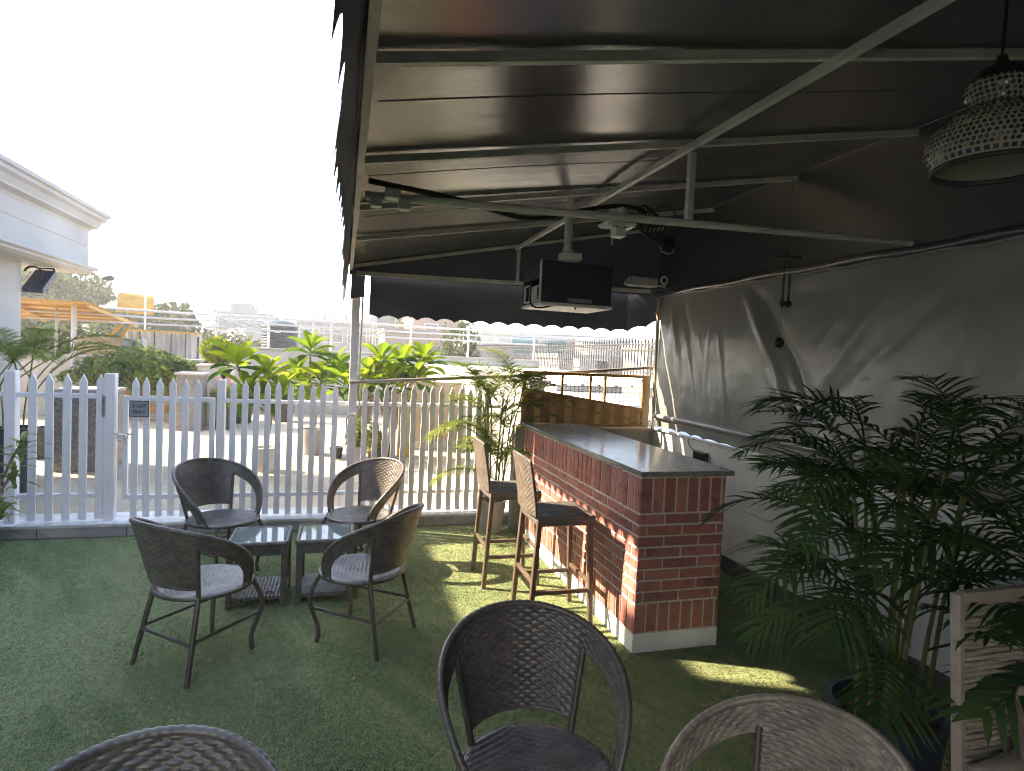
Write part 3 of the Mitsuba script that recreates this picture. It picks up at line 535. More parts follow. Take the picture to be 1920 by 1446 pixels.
def chair_parts(fine=True):
    q = 4 if fine else 2
    parts = []
    nu, nv = int(2 * PAN * 0.30 / 0.024 * q), int(0.35 / 0.0130 * 1.3 * q)
    th = np.linspace(-PAN, PAN, nu); w = np.linspace(0, 1, nv); TH, W = np.meshgrid(th, w, indexing='ij')
    z0 = 0.452 + 0.012 * np.cos(TH / PAN * PI / 2); Z = z0 + (ztop(TH) - z0) * W; P = cone(TH, Z)
    parts.append(('backrest', woven(P, -normal(P), TH * 0.30 / 0.024 + 0.5, (Z - 0.4) / 0.0130, 0.0058), 'm_wicker', True))
    for sgn in (-1, 1):
        t = np.sin(np.linspace(0, PI / 2, int(0.46 / 0.021 * q))) ** 1.0; w = np.linspace(0, 1, int(0.10 / 0.0098 * q) + 1)
        to = PAN + (math.radians(117.5) - PAN) * t; ti = PAN + (math.radians(103.8) - PAN) * t
        A, B = np.stack([to, ztop(to)], 1), np.stack([ti, zin(ti)], 1)
        C = A[:, None] * (1 - w[None, :, None]) + B[:, None] * w[None, :, None]
        P = cone(sgn * C[..., 0], C[..., 1]); n = normal(P) * (1 if sgn > 0 else -1)
        L = np.r_[0, np.cumsum(np.linalg.norm(np.diff(P[:, 0], axis=0), axis=1))]
        parts.append(('armrest', woven(P, -n, np.repeat((L / 0.023)[:, None], len(w), 1), np.repeat((w * 7)[None], len(L), 0), 0.0045), 'm_wicker', True))
    tt = np.concatenate([-np.sin(np.linspace(PI / 2, 0, 50)), np.sin(np.linspace(0, PI / 2, 50))[1:]]) * math.radians(118)
    rim = cone(tt, ztop(tt)); k = np.arange(len(tt))
    L = np.r_[0, np.cumsum(np.linalg.norm(np.diff(rim, axis=0), axis=1))]
    rim2 = np.stack([np.interp(np.linspace(0, L[-1], 260), L, rim[:, i]) for i in range(3)], 1)
    parts.append(('rim', tube(rim2, 0.0105 + 0.0022 * np.abs(np.sin(np.linspace(0, L[-1], 260) * PI / 0.024)), 10), 'm_wicker', True))
    inn = [cone(sgn * x, zin(x)) for sgn in (-1,) for x in [0]]
    edge = []
    for sgn in (-1, 1):
        ti = PAN + (math.radians(104) - PAN) * np.sin(np.linspace(0, PI / 2, 40)); edge.append(tube(cone(sgn * ti, zin(ti)), 0.007, 8))
    zz = np.linspace(0, 1, 12)
    th = np.linspace(-PAN, PAN, 24); edge.append(tube(cone(th, 0.452 + 0.012 * np.cos(th / PAN * PI / 2)), 0.007, 8))
    parts.append(('edge_binding', cat(*edge), 'm_wicker', True))
    for sgn in (-1, 1): parts.append(('back_post', tube(cone(np.full(12, sgn * PAN), SZ - 0.01 + zz * (zin(PAN) - SZ + 0.02)), 0.0115, 10), 'm_leg', True))
    n = 44 * q // 2
    a = np.linspace(0, 2 * PI, n * 2 + 1); r = np.linspace(0, 0.238, n); A_, R_ = np.meshgrid(a, r, indexing='ij')
    X_, Y_ = R_ * np.cos(A_), R_ * np.sin(A_); zs = SZ + 0.012 - 0.018 * (1 - (R_ / 0.238) ** 2) - 0.010 * np.clip((R_ - 0.215) / 0.023, 0, 1) ** 2
    zs = zs + 0.0042 * weave(X_ / 0.023, Y_ / 0.0125)
    top = grid(np.stack([X_, Y_, zs], -1))
    under = lathe([(0.238, SZ + 0.0), (0.240, SZ - 0.012), (0.2, SZ - 0.02), (0, SZ - 0.022)], 48)
    parts.append(('seat', cat(top, under), 'm_wicker_seat', True))
    parts.append(('seat_ring', tube([(0.238 * math.cos(x), 0.238 * math.sin(x), SZ - 0.004) for x in np.linspace(0, 2 * PI, 65)[:-1]], 0.011, 8, closed=True), 'm_leg', True))
    for sgn in (-1, 1):
        p = cone(np.array(sgn * PAN), np.array(SZ)); foot = np.array([sgn * 0.215, -0.245, 0.0])
        parts.append(('leg', tube([p + [0, 0, 0.0], p * 0.5 + foot * 0.5, foot], [0.0135, 0.013, 0.012], 10), 'm_leg', True))
    for sgn in (-1, 1):
        parts.append(('leg', tube(spline([(sgn * 0.165, 0.165, SZ - 0.0), (sgn * 0.185, 0.195, 0.335), (sgn * 0.197, 0.212, 0.27), (sgn * 0.182, 0.196, 0.17), (sgn * 0.162, 0.176, 0.08), (sgn * 0.165, 0.182, 0.0)], 24), 0.0125, 10), 'm_leg', True))
    parts.append(('stretcher', tube([(-0.197, -0.213, 0.185), (0.197, -0.213, 0.185)], 0.009, 8), 'm_leg', True))
    for sgn in (-1, 1): parts.append(('stretcher', tube([(sgn * 0.195, -0.21, 0.195), (sgn * 0.185, 0.198, 0.205)], 0.009, 8), 'm_leg', True))
    return parts
CHAIR = {f: [(n, mikit.ply(m, b, s)) for n, m, b, s in chair_parts(f)] for f in (True, False)}
CHAIR_TAN = [(n, {**d, 'bsdf': {'type': 'ref', 'id': 'm_cane'}}) if n in ('backrest', 'armrest', 'rim', 'edge_binding') else (n, d) for n, d in CHAIR[True]]
def chair(x, y, deg, label, parts):
    t = thing('wicker_chair', label, 'chair', 'round-backed wicker tub chairs')
    for n, d in parts: put(f'{t}__{n}', d, None, xf=place(x, y, 0, deg))
def face(dx, dy): return math.degrees(math.atan2(-dx, dy))
chair(-0.68, 3.42, -41.9, 'dark wicker tub chair seen from behind in front of the left glass table', CHAIR[False])
chair(0.145, 3.49, 55.6, 'dark wicker tub chair seen from behind in front of the right glass table', CHAIR[False])
chair(-0.81, 4.66, -135.0, 'dark wicker tub chair by the fence at the back left of the glass tables', CHAIR[False])
chair(0.155, 4.66, 131.7, 'wicker tub chair by the fence at the back right with sunlight on its backrest', CHAIR[False])
chair(0.612, 1.646, 179.0, 'dark wicker tub chair in the foreground centre facing the viewer', CHAIR[True])
chair(-0.358, 1.113, 183.0, 'dark wicker tub chair at the bottom left edge, only its top showing', CHAIR[True])
chair(0.95, 1.10, 92.0, 'light brown wicker tub chair at the bottom right beside the blue pot', CHAIR_TAN)

def table(x, y, label, striped):
    t = thing('side_table', label, 'table', 'small square wicker tables')
    w, h = 0.18, 0.415
    for sx in (-1, 1):
        for sy in (-1, 1):
            a, b = sx * w, sx * (w - 0.036); c, d = sy * w, sy * (w - 0.036)
            put(t + '__leg', box(x + min(a, b), x + max(a, b), y + min(c, d), y + max(c, d), 0.0, h - 0.003, 0.003), 'm_wicker')
    e = w - 0.002
    put(t + '__apron', cat(box(x - w + 0.037, x + w - 0.037, y - e, y - e + 0.02, h - 0.075, h - 0.003), box(x - w + 0.037, x + w - 0.037, y + e - 0.02, y + e, h - 0.075, h - 0.003), box(x - e, x - e + 0.02, y - w + 0.037, y + w - 0.037, h - 0.075, h - 0.003), box(x + e - 0.02, x + e, y - w + 0.037, y + w - 0.037, h - 0.075, h - 0.003)), 'm_wicker')
    w2 = w + 0.006
    n = 40
    def edge(p, q_):
        p, q_ = np.array(p), np.array(q_); s_ = np.linspace(0, 1, n * 3)[:, None]
        return tube(p + (q_ - p) * s_, 0.014 + 0.0022 * np.abs(np.sin(s_[:, 0] * PI * n / 2)), 8)
    cs_ = [(x - w2 + .012, y - w2 + .012, h), (x + w2 - .012, y - w2 + .012, h), (x + w2 - .012, y + w2 - .012, h), (x - w2 + .012, y + w2 - .012, h)]
    put(t + '__rim', cat(*[edge(cs_[i], cs_[(i + 1) % 4]) for i in range(4)]), 'm_wicker_seat', True)
    put(t + '__glass_top', box(x - w + 0.021, x + w - 0.021, y - w + 0.021, y + w - 0.021, h + 0.004, h + 0.010, 0.001), 'm_glass_top')
    put(t + '__tray', box(x - w + 0.021, x + w - 0.021, y - w + 0.021, y + w - 0.021, h - 0.06, h - 0.05), 'm_wicker')
    s0 = w - 0.004
    if striped:
        k = np.linspace(-s0, s0, 16)
        for a, b in zip(k[:-1], k[1:]): put(t + '__shelf_slat', box(x + a + 0.001, x + b - 0.001, y - s0, y + s0, 0.052, 0.076, 0.004), 'm_wicker_seat')
    else:
        n = 120; g_ = np.linspace(-s0, s0, n); X_, Y_ = np.meshgrid(g_, g_, indexing='ij')
        put(t + '__shelf', cat(grid(np.stack([x + X_, y + Y_, 0.073 + 0.003 * weave(X_ / 0.018, Y_ / 0.010)], -1)), box(x - s0, x + s0, y - s0, y + s0, 0.048, 0.072)), 'm_wicker_seat', 40)
table(-0.49, 4.15, 'left wicker side table with a glass top and striped lower shelf', True)
table(-0.075, 4.16, 'right wicker side table with a glass top and plain woven lower shelf', False)
tw = thing('twig', 'small dark dry twig lying on the striped table shelf', 'twig')
put(tw, tube([(-0.44, 4.03, 0.080), (-0.41, 4.035, 0.082), (-0.39, 4.02, 0.079)], 0.004, 5), 'm_leg', True)

def stool_parts():
    parts = []
    S, hz = 0.19, 0.70
    legs = {(-1, -1): None, (-1, 1): None, (1, -1): None, (1, 1): None}
    for (sx, sy) in legs:
        top = np.array([sx * (S - 0.02), sy * (S - 0.018), hz - 0.02]); foot = np.array([sx * (S + (0.02 if sx < 0 else 0.01)) - 0.0, sy * (S - 0.008), 0.0])
        parts.append(('leg', bar(foot, top, 0.030, 0.034, up=(0, 1, 0), r=0.003), 'm_stool_leg', False))
    lp_ = lambda sx, sy, z: np.array([sx * (S - 0.02), sy * (S - 0.018), hz - 0.02]) * (z / (hz - 0.02)) + np.array([sx * (S + (0.02 if sx < 0 else 0.01)), sy * (S - 0.008), 0]) * (1 - z / (hz - 0.02))
    for z, a, b in ((0.225, (-1, -1), (1, -1)), (0.225, (-1, 1), (1, 1)), (0.29, (-1, -1), (-1, 1)), (0.27, (1, -1), (1, 1))):
        p, q_ = lp_(*a, z), lp_(*b, z); d = (q_ - p) / np.linalg.norm(q_ - p); parts.append(('foot_rail', bar(p + d * 0.016, q_ - d * 0.016, 0.02, 0.026, r=0.002), 'm_stool_leg', False))
    n = 150; gx_ = np.linspace(-S + 0.005, S + 0.012, n); gy_ = np.linspace(-S, S, n); X_, Y_ = np.meshgrid(gx_, gy_, indexing='ij')
    e = np.minimum(np.minimum(X_ - gx_[0], gx_[-1] - X_), np.minimum(Y_ - gy_[0], gy_[-1] - Y_))
    zz = hz + 0.012 - 0.010 * np.exp(-e / 0.02) + 0.0038 * weave(X_ / 0.026, Y_ / 0.0145); zz[e <= 1e-9] = hz - 0.03
    parts.append(('seat', grid(np.stack([X_, Y_, zz], -1)), 'm_wicker_seat', 50))
    parts.append(('seat_frame', box(-S + 0.006, S + 0.011, -S + 0.001, S - 0.001, hz - 0.055, hz - 0.006, 0.004), 'm_wicker', False))
    nv, nu = 150, 80; v = np.linspace(0, 1, nv); u = np.linspace(-1, 1, nu); U, V = np.meshgrid(u, v, indexing='ij')
    X_ = -S - 0.005 - 0.055 * V ** 1.3 - 0.016 * (1 - U ** 2); P = np.stack([X_, U * (S - 0.002), hz + 0.005 + 0.36 * V - 0.012 * U ** 2 * V], -1)
    parts.append(('backrest', woven(P, normal(P) * -1, U * 8 + 0.5, V * 24, 0.0045, 0.006), 'm_stool_cane', True))
    edge = np.vstack([P[0], P[1:, -1], P[-1, ::-1][1:]]); parts.append(('backrest_edge', tube(edge[::3], 0.0095, 8), 'm_wicker', True))
    return parts
STOOL = [(n, mikit.ply(m, b, s)) for n, m, b, s in stool_parts()]
for x, y, lab in ((1.365, 3.555, 'brown woven bar stool with a tall back nearest the viewer at the brick bar'), (1.235, 4.235, 'brown woven bar stool farther along the bar beside the grey plant pot')):
    t = thing('bar_stool', lab, 'bar stool', 'woven bar stools at the brick bar')
    for n, d in STOOL: put(f'{t}__{n}', d, None, xf=place(x, y))

# ------------------------------------------------------------------ plants
def rotz(v, a): c, s_ = math.cos(a), math.sin(a); return np.stack([v[..., 0] * c - v[..., 1] * s_, v[..., 0] * s_ + v[..., 1] * c, v[..., 2]], -1)
def frond(g, L=0.9, rise=0.75, droop=0.55, pairs=26, leaf=0.26, width=0.011, twist=0.0, stalk=0.3, hang=0.35):
    """one feather palm frond from the origin along +x: rachis with leaflets"""
    t = np.linspace(0, 1, 22); ang = rise - (rise + droop) * t ** 1.4
    st = np.stack([np.cos(ang), 0 * t, np.sin(ang)], 1) * L / 21; p = np.vstack([[0, 0, 0], np.cumsum(st[:-1], 0)])
    p[:, 1] += twist * t ** 2 * L
    V, F = [], []
    m = tube(p, 0.0055 * (1 - 0.8 * t) * (L / 0.9) ** 0.5 + 0.001, 5); V.append(m.vertices); F.append(m.faces); nb = len(m.vertices)
    T_ = np.gradient(p, axis=0); T_ /= np.linalg.norm(T_, axis=1, keepdims=True)
    for k in range(pairs):
        u = stalk + (1 - stalk) * (k + 0.5) / pairs
        c = np.array([np.interp(u, t, p[:, i]) for i in range(3)]); d = np.array([np.interp(u, t, T_[:, i]) for i in range(3)])
        shape = math.sin(PI * min(1, 0.18 + 0.80 * (u - stalk) / (1 - stalk))) ** 0.6 * leaf
        for sg_ in (-1, 1):
            l = shape * g.uniform(0.85, 1.1); fw = 0.55 + 0.45 * (u - stalk) / (1 - stalk) + g.uniform(-.12, .12)
            side = np.array([0, sg_, 0.0]); up = np.cross(d, [0, 1, 0]); up *= np.sign(up[2]) if abs(up[2]) > 1e-6 else 1
            dirv = d * fw + side * (1.0 - 0.2 * fw) + up * g.uniform(0.1, 0.45); dirv /= np.linalg.norm(dirv)
            w = width * g.uniform(0.8, 1.15); nrm = np.cross(dirv, d); nrm /= np.linalg.norm(nrm) + 1e-9; wid = np.cross(nrm, dirv)
            s = np.array([0, 0.12, 0.4, 0.72, 1.0]); ww = np.array([0.35, 0.9, 1.0, 0.7, 0.05]) * w
            cen = c + dirv * (s * l)[:, None] + np.array([0, 0, -1.0]) * (hang * l * s ** 2)[:, None]
            a, b = cen + wid * ww[:, None], cen - wid * ww[:, None]
            V.append(np.stack([a, b], 1).reshape(-1, 3)); i = np.arange(4) * 2 + nb
            F.append(np.vstack([np.stack([i, i + 1, i + 3], 1), np.stack([i, i + 3, i + 2], 1)])); nb += 10
    return M(np.vstack(V), np.vstack(F))
def palm(name, label, x, y, z, fronds, material, pot, cat_='palm', group=None, dens=1.0, seed=1):
    """fronds: (azimuth deg, base height, length, rise, droop, leaf, offset)"""
    g = np.random.default_rng(seed); t = thing(name, label, cat_, group)
    spread = (pot[1] if pot else 0.15) * 0.75; nc = max(5, len(fronds) // 5)
    cane_p = [(137.5 * i + g.uniform(-30, 30), spread * math.sqrt((i + 0.5) / nc), g.uniform(0.06, 0.16)) for i in range(nc)]; tops = [0.1] * nc
    def on_cane(i, bz):
        a0, r0, lean = cane_p[i]; a0 = math.radians(a0); r_ = r0 + lean * bz ** 1.5
        return np.array([math.cos(a0) * r_, math.sin(a0) * r_])
    for fi_, (az, bz, L, rise, droop, leaf) in enumerate(fronds):
        ci = fi_ % nc; tops[ci] = max(tops[ci], bz)
        a = math.radians(az); o = on_cane(ci, bz)
        m = frond(g, L, rise, droop, pairs=int(dens * (7 + 15 * L)) if leaf < 0.265 else 13, leaf=leaf, width=0.0050 + 0.010 * leaf if leaf < 0.265 else 0.0125, twist=g.uniform(-.15, .15), hang=g.uniform(.2, .5), stalk=0.28)
        v = rotz(m.vertices, a) + [x + o[0], y + o[1], z + bz]
        put(t + '__frond', M(v, m.faces), material, False)
    for i in range(nc): put(t + '__cane', tube([[x + on_cane(i, h_)[0], y + on_cane(i, h_)[1], z - 0.03 + h_ + (0.03 if h_ else 0)] for h_ in np.linspace(0, tops[i] + 0.02, 7)], np.linspace(0.0095, 0.006, 7), 7), 'm_stem', True)
    if pot:
        r0, r1, h, pm_ = pot; zb = z - h
        put(t + '__pot', lathe([(0, 0), (r0, 0), (r0 + (r1 - r0) * .5, h * .5), (r1, h * 0.97), (r1 + 0.006, h), (r1 - 0.015, h + 0.004), (r1 - 0.02, h * 0.9), (0, h * 0.9)], 40, x, y, zb + 0.002), pm_, 35)
        put(t + '__soil', lathe([(r1 - 0.02, 0), (r1 * .5, 0.015), (0, 0.02)], 24, x, y, zb + h * 0.9 + 0.004), 'm_soil', True)
    return t
g = np.random.default_rng(77)
fr = []
for k in range(62):
    bz = [0.34, 0.50, 0.68, 0.85, 0.98][k % 5] + g.uniform(-.1, .1)
    fr.append((137.5 * k + g.uniform(-20, 20), bz, g.uniform(0.40, 0.70), g.uniform(0.45, 1.3), g.uniform(0.2, 1.1), g.uniform(0.16, 0.25)))
fr += [(60, 0.9, 0.75, 1.25, 0.3, 0.2), (-20, 0.88, 0.85, 0.95, 0.35, 0.24), (20, 0.75, 0.75, 0.6, 0.7, 0.24), (170, 0.75, 0.7, 0.75, 0.8, 0.2), (185, 0.5, 0.75, 0.5, 0.7, 0.2), (110, 0.85, 0.7, 1.05, 0.5, 0.2), (150, 0.85, 0.7, 0.9, 0.7, 0.2)]
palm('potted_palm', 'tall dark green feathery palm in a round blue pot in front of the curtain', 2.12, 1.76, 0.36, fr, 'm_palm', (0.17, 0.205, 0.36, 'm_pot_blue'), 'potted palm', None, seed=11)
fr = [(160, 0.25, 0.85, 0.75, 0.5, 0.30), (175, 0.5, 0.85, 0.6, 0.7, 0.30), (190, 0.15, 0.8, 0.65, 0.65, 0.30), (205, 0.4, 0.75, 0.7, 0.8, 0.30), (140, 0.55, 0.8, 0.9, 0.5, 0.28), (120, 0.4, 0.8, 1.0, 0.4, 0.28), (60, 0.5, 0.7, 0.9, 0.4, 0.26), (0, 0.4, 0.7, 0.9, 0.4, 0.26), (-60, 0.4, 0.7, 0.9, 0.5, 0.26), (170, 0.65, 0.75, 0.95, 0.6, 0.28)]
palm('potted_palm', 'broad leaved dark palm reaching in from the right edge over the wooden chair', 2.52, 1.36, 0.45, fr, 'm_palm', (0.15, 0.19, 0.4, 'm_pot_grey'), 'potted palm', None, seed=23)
g = np.random.default_rng(5)
fr = []
for k in range(44):
    bz = [0.25, 0.5, 0.8, 0.95][k % 4] + g.uniform(-.08, .1)
    fr.append((137.5 * k + g.uniform(-25, 25), bz, g.uniform(0.5, 0.8), g.uniform(0.8, 1.4), g.uniform(0.1, 0.8), g.uniform(0.15, 0.22)))
fr += [(175, 0.75, 0.75, 1.1, 0.4, 0.2), (-5, 0.75, 0.8, 0.8, 0.5, 0.2), (200, 0.55, 0.75, 0.7, 0.8, 0.2), (185, 0.2, 0.7, 0.6, 0.9, 0.18)]
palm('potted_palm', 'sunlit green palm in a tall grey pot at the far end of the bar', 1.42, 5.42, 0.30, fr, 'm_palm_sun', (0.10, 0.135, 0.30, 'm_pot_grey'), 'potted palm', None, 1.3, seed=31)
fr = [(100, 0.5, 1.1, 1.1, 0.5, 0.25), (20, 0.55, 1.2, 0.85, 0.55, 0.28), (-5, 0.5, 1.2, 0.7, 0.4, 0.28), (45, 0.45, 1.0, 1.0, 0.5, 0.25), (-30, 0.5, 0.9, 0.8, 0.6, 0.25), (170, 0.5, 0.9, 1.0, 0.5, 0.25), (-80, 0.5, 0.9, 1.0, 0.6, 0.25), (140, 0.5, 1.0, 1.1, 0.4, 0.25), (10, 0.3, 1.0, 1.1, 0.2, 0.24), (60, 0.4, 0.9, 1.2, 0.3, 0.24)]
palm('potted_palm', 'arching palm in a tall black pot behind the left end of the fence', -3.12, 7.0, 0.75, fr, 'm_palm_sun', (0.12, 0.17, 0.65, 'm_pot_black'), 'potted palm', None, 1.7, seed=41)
def strap_leaf(g, L, w, az, rise, droop, o):
    t = np.linspace(0, 1, 7); ang = rise - (rise + droop) * t; st = np.stack([np.cos(ang), 0 * t, np.sin(ang)], 1) * L / 6; p = np.vstack([[0, 0, 0], np.cumsum(st[:-1], 0)])
    ww = w * np.array([0.6, 1, 1, 0.9, 0.7, 0.4, 0.03]); V = np.stack([p + np.c_[0 * t, ww, 0.25 * ww], p, p + np.c_[0 * t, -ww, 0.25 * ww]], 1)
    V = rotz(V, az) + o
    return grid(V)
dg = np.random.default_rng(9)
dp = thing('dracaena', 'small variegated striped leaf plant at the left edge before the fence', 'plant')
for (cx, cy, cz_) in ((-2.33, 5.28, 0.86), (-2.38, 5.30, 0.66), (-2.44, 5.24, 0.44)):
    put(dp + '__stem', tube([(-2.60, 5.32, 0.25), (cx - 0.06, cy, cz_ - 0.12), (cx, cy, cz_)], 0.010, 6), 'm_bark', True)
    for k in range(17): put(dp + '__leaf', strap_leaf(dg, dg.uniform(.16, .27), 0.015, dg.uniform(0, 2 * PI), dg.uniform(.2, 1.3), dg.uniform(.3, 1.0), np.array([cx, cy, cz_ - 0.01 * k])), 'm_stripe_leaf', True)
put(dp + '__pot', lathe([(0, 0), (0.10, 0), (0.13, 0.28), (0.115, 0.28), (0.11, 0.25), (0, 0.25)], 30, -2.63, 5.33, 0.001), 'm_pot_white', 35)
# frangipani trees: forked trunks, rosettes of big leaves
def frangi_leaf():
    t = np.linspace(0, 1, 8); w = np.array([0.04, 0.22, 0.45, 0.72, 0.95, 1.0, 0.80, 0.02]) * 0.19; s = np.linspace(-1, 1, 5)
    V = np.zeros((8, 5, 3)); V[..., 0] = t[:, None]; V[..., 1] = w[:, None] * s; V[..., 2] = 0.16 * t[:, None] - 0.30 * t[:, None] ** 2.2 + 0.45 * w[:, None] * np.abs(s) + 0.01 * np.sin(9 * t[:, None]) * s
    return grid(V)
leafmat('m_frangi_dark', vary((0.045, 0.10, 0.02), (0.09, 0.15, 0.03), 3.0), 0.8, 0.3)
leafmat('m_frangi_old', vary((0.30, 0.26, 0.03), (0.20, 0.20, 0.03), 3.0), 1.0, 0.4)
FL = mikit.ply(frangi_leaf(), 'm_frangi', True)
FLV = [FL, {**FL, 'bsdf': {'type': 'ref', 'id': 'm_frangi_dark'}}, {**FL, 'bsdf': {'type': 'ref', 'id': 'm_frangi_old'}}]
fg = np.random.default_rng(14)
def frangipani(label, root, zr, crowns, pot=None):
    t = thing('frangipani_tree', label, 'tree', 'frangipani trees beyond the fence')
    fork = np.array([root[0] + 0.1 * fg.normal(), root[1], zr + 0.45])
    put(t + '__trunk', tube(spline([(root[0], root[1], zr), (root[0] + 0.03, root[1], zr + 0.2), fork], 12), 0.026, 8), 'm_bark', True)
    for c in crowns:
        c = np.array(c); put(t + '__branch', tube(bez([fork, fork * 0.45 + c * 0.55 + [0, 0, -0.12], c - [0, 0, 0.06], c], 12), np.linspace(0.02, 0.011, 12), 7), 'm_bark', True)
        n = int(fg.integers(16, 21))
        for k in range(n):
            el = 68 - 92 * (k / n) ** 0.9; L = fg.uniform(0.33, 0.46) * (0.8 if k < 3 else 1.0)
            put(t + '__leaf', FLV[0 if k < n * 0.55 else (2 if fg.random() < 0.12 else int(fg.random() < 0.62))], None, xf=T().translate((c - [0, 0, 0.10 * k / n]).tolist()).rotate([0, 0, 1], 137.5 * k + float(fg.uniform(-15, 15))).rotate([0, 1, 0], -el + float(fg.uniform(-10, 10))).rotate([1, 0, 0], float(fg.uniform(-25, 25))).scale([L, L, L]))
    if pot:
        r, h, m_ = pot; put(t + '__pot', lathe([(0, 0), (r * .8, 0), (r, h), (r * .9, h), (r * .88, h * .9), (0, h * .9)], 28, root[0], root[1], 0.101), m_, 35)
frangipani('frangipani tree with bright leaves at the left of the group', (-0.92, 7.95), 0.38, [(-1.30, 8.1, 1.46), (-0.93, 8.2, 1.32), (-0.72, 7.9, 1.12), (-1.12, 7.8, 1.12)], (0.16, 0.30, 'm_pot_white'))
frangipani('tallest frangipani tree in a grey pot left of the awning post', (-0.41, 9.2), 0.45, [(-0.47, 9.1, 1.66), (-0.12, 9.3, 1.42), (-0.30, 8.9, 1.22), (-0.68, 9.2, 1.22)], (0.17, 0.38, 'm_pot_grey'))
frangipani('frangipani tree just right of the awning post', (0.22, 8.75), 0.42, [(0.50, 8.6, 1.56), (0.34, 8.4, 1.30), (0.66, 8.5, 1.27), (0.08, 8.5, 1.20)], (0.17, 0.35, 'm_pot_grey'))
frangipani('frangipani tree farthest right with its trunk leaning outward', (0.60, 9.0), 0.40, [(0.86, 8.9, 1.53), (1.17, 8.9, 1.57), (1.02, 8.6, 1.33), (0.62, 9.1, 1.4)], (0.16, 0.3, 'm_pot_black'))
def bush_mesh(g, c, r, n, leaf, hole=0.35):
    """leaf clumps through an uneven volume"""
    d = g.normal(size=(n, 3)); d /= np.linalg.norm(d, axis=1, keepdims=True); rad = g.uniform(0.25, 1.0, n) ** 0.5
    lump = 0.62 + 0.75 * nnoise(d * 1.9 + np.array(c) * 1.3, 3); p = d * (rad * lump)[:, None]
    keep = nnoise(p * 3.1 + np.array(c), 8) > hole * 0.9 * rad; p = p[keep] * np.asarray(r) + np.asarray(c); k = len(p)
    a = g.normal(size=(k, 3)); a /= np.linalg.norm(a, axis=1, keepdims=True); b = np.cross(a, g.normal(size=(k, 3))); b /= np.linalg.norm(b, axis=1, keepdims=True)
    s = leaf * g.uniform(0.6, 1.3, (k, 1)); V = np.stack([p - a * s, p + b * s * 0.42, p + a * s, p - b * s * 0.42], 1).reshape(-1, 3)
    return M(V, tri(np.arange(k)[:, None] * 4 + [0, 1, 2, 3]))
bg = np.random.default_rng(6)
def shrub(name, label, c, r, n, leaf, m_, cat_='shrub', trunk=None, group=None, hole=0.35):
    t = thing(name, label, cat_, group)
    put(t + '__crown', bush_mesh(bg, c, r, n, leaf, hole), m_)
    z0 = trunk if trunk is not None else c[2] - r[2]
    tr = max(0.012, 0.06 * r[2])
    put(t + '__trunk', cat(tube([(c[0], c[1], z0), (c[0] + 0.05 * r[0], c[1], (z0 + c[2]) / 2), (c[0], c[1], c[2] + 0.2 * r[2])], [tr, tr * .8, tr * .4], 7),
        *[tube([(c[0], c[1], c[2] - 0.35 * r[2]), (c[0] + r[0] * .5 * math.cos(a), c[1] + r[1] * .5 * math.sin(a), c[2] + 0.25 * r[2])], [tr * .5, tr * .2], 5) for a in (0.4, 2.3, 4.1, 5.4)]), 'm_bark', True)
    return t

# terrace things beyond the fence
def block(name, label, cat_, x0, x1, y0, y1, z0, z1, m_, cap=None, group=None):
    t = thing(name, label, cat_, group); put(t + '__body', box(x0, x1, y0, y1, z0, z1, 0.006), m_)
    if cap: put(t + '__cap', box(x0 - cap[0], x1 + cap[0], y0 - cap[0], y1 + cap[0], z1 + 0.001, z1 + cap[1], 0.004), cap[2])
    return t
block('stone_planter', 'large grey pebble clad block just behind the left fence section', 'planter', -3.22, -2.68, 7.95, 8.55, 0.101, 1.03, 'm_pebble', (0.02, 0.04, 'm_concrete'))
block('stone_planter', 'grey stone planter box behind the gate beside the white planter', 'planter', -2.83, -2.42, 11.6, 12.05, 0.101, 1.10, 'm_pebble', (0.03, 0.04, 'm_concrete'))
block('white_planter', 'tall white planter box holding a round clipped bush', 'planter', -2.62, -2.05, 12.2, 12.7, 0.101, 1.24, 'm_pot_white', (0.03, 0.04, 'm_pot_white'))
shrub('round_bush', 'round yellow green bush on top of the white planter', (-2.32, 12.4, 1.55), (0.30, 0.30, 0.25), 2600, 0.045, 'm_yellow_leaf', 'bush', trunk=1.29, hole=0.2)
wb = thing('plank_planter', 'low planter of weathered planks under the hedge behind the gate', 'planter')
for i in range(4): put(wb + '__plank', box(-4.9, -2.9, 12.95, 12.98, 0.13 + 0.15 * i, 0.265 + 0.15 * i, 0.004), 'm_board' if i % 2 else 'm_beige')
put(wb + '__back', box(-4.9, -2.9, 12.985, 13.4, 0.101, 0.71), 'm_beige')
shrub('hedge', 'green hedge with yellow leaves in the plank planter behind the gate', (-3.9, 13.2, 0.97), (1.25, 0.38, 0.55), 7500, 0.065, 'm_hedge', 'hedge', trunk=0.7, hole=0.55)
shrub('yellow_shrub', 'small shrub with orange yellow leaves low in the hedge', (-3.45, 12.95, 0.86), (0.5, 0.25, 0.35), 900, 0.07, 'm_yellow_leaf', 'shrub', trunk=0.7)
block('low_parapet', 'long low white parapet wall behind the hedge', 'wall', -9.0, -2.9, 13.6, 13.9, 0.101, 1.28, 'm_parapet', (0.04, 0.05, 'm_parapet'))
block('terrace_parapet', 'long white parapet wall across the far end of the terrace', 'wall', -2.9, 5.0, 14.85, 15.1, 0.101, 1.60, 'm_parapet', (0.03, 0.04, 'm_parapet'))
rl = thing('pipe_railing', 'white pipe railing above the far parapet wall', 'railing')
for i, (z, r_) in enumerate(((2.345, 0.026), (2.20, 0.022), (2.05, 0.020))):
    xx = np.linspace(-6.5, 7.0, 30); put(rl + '__rail', tube(np.stack([xx, np.full(30, 15.0 - 0.05 * i), z + 0.008 * np.sin(xx * 2.2 + i)], 1), r_, 8), 'm_steel_white', True)
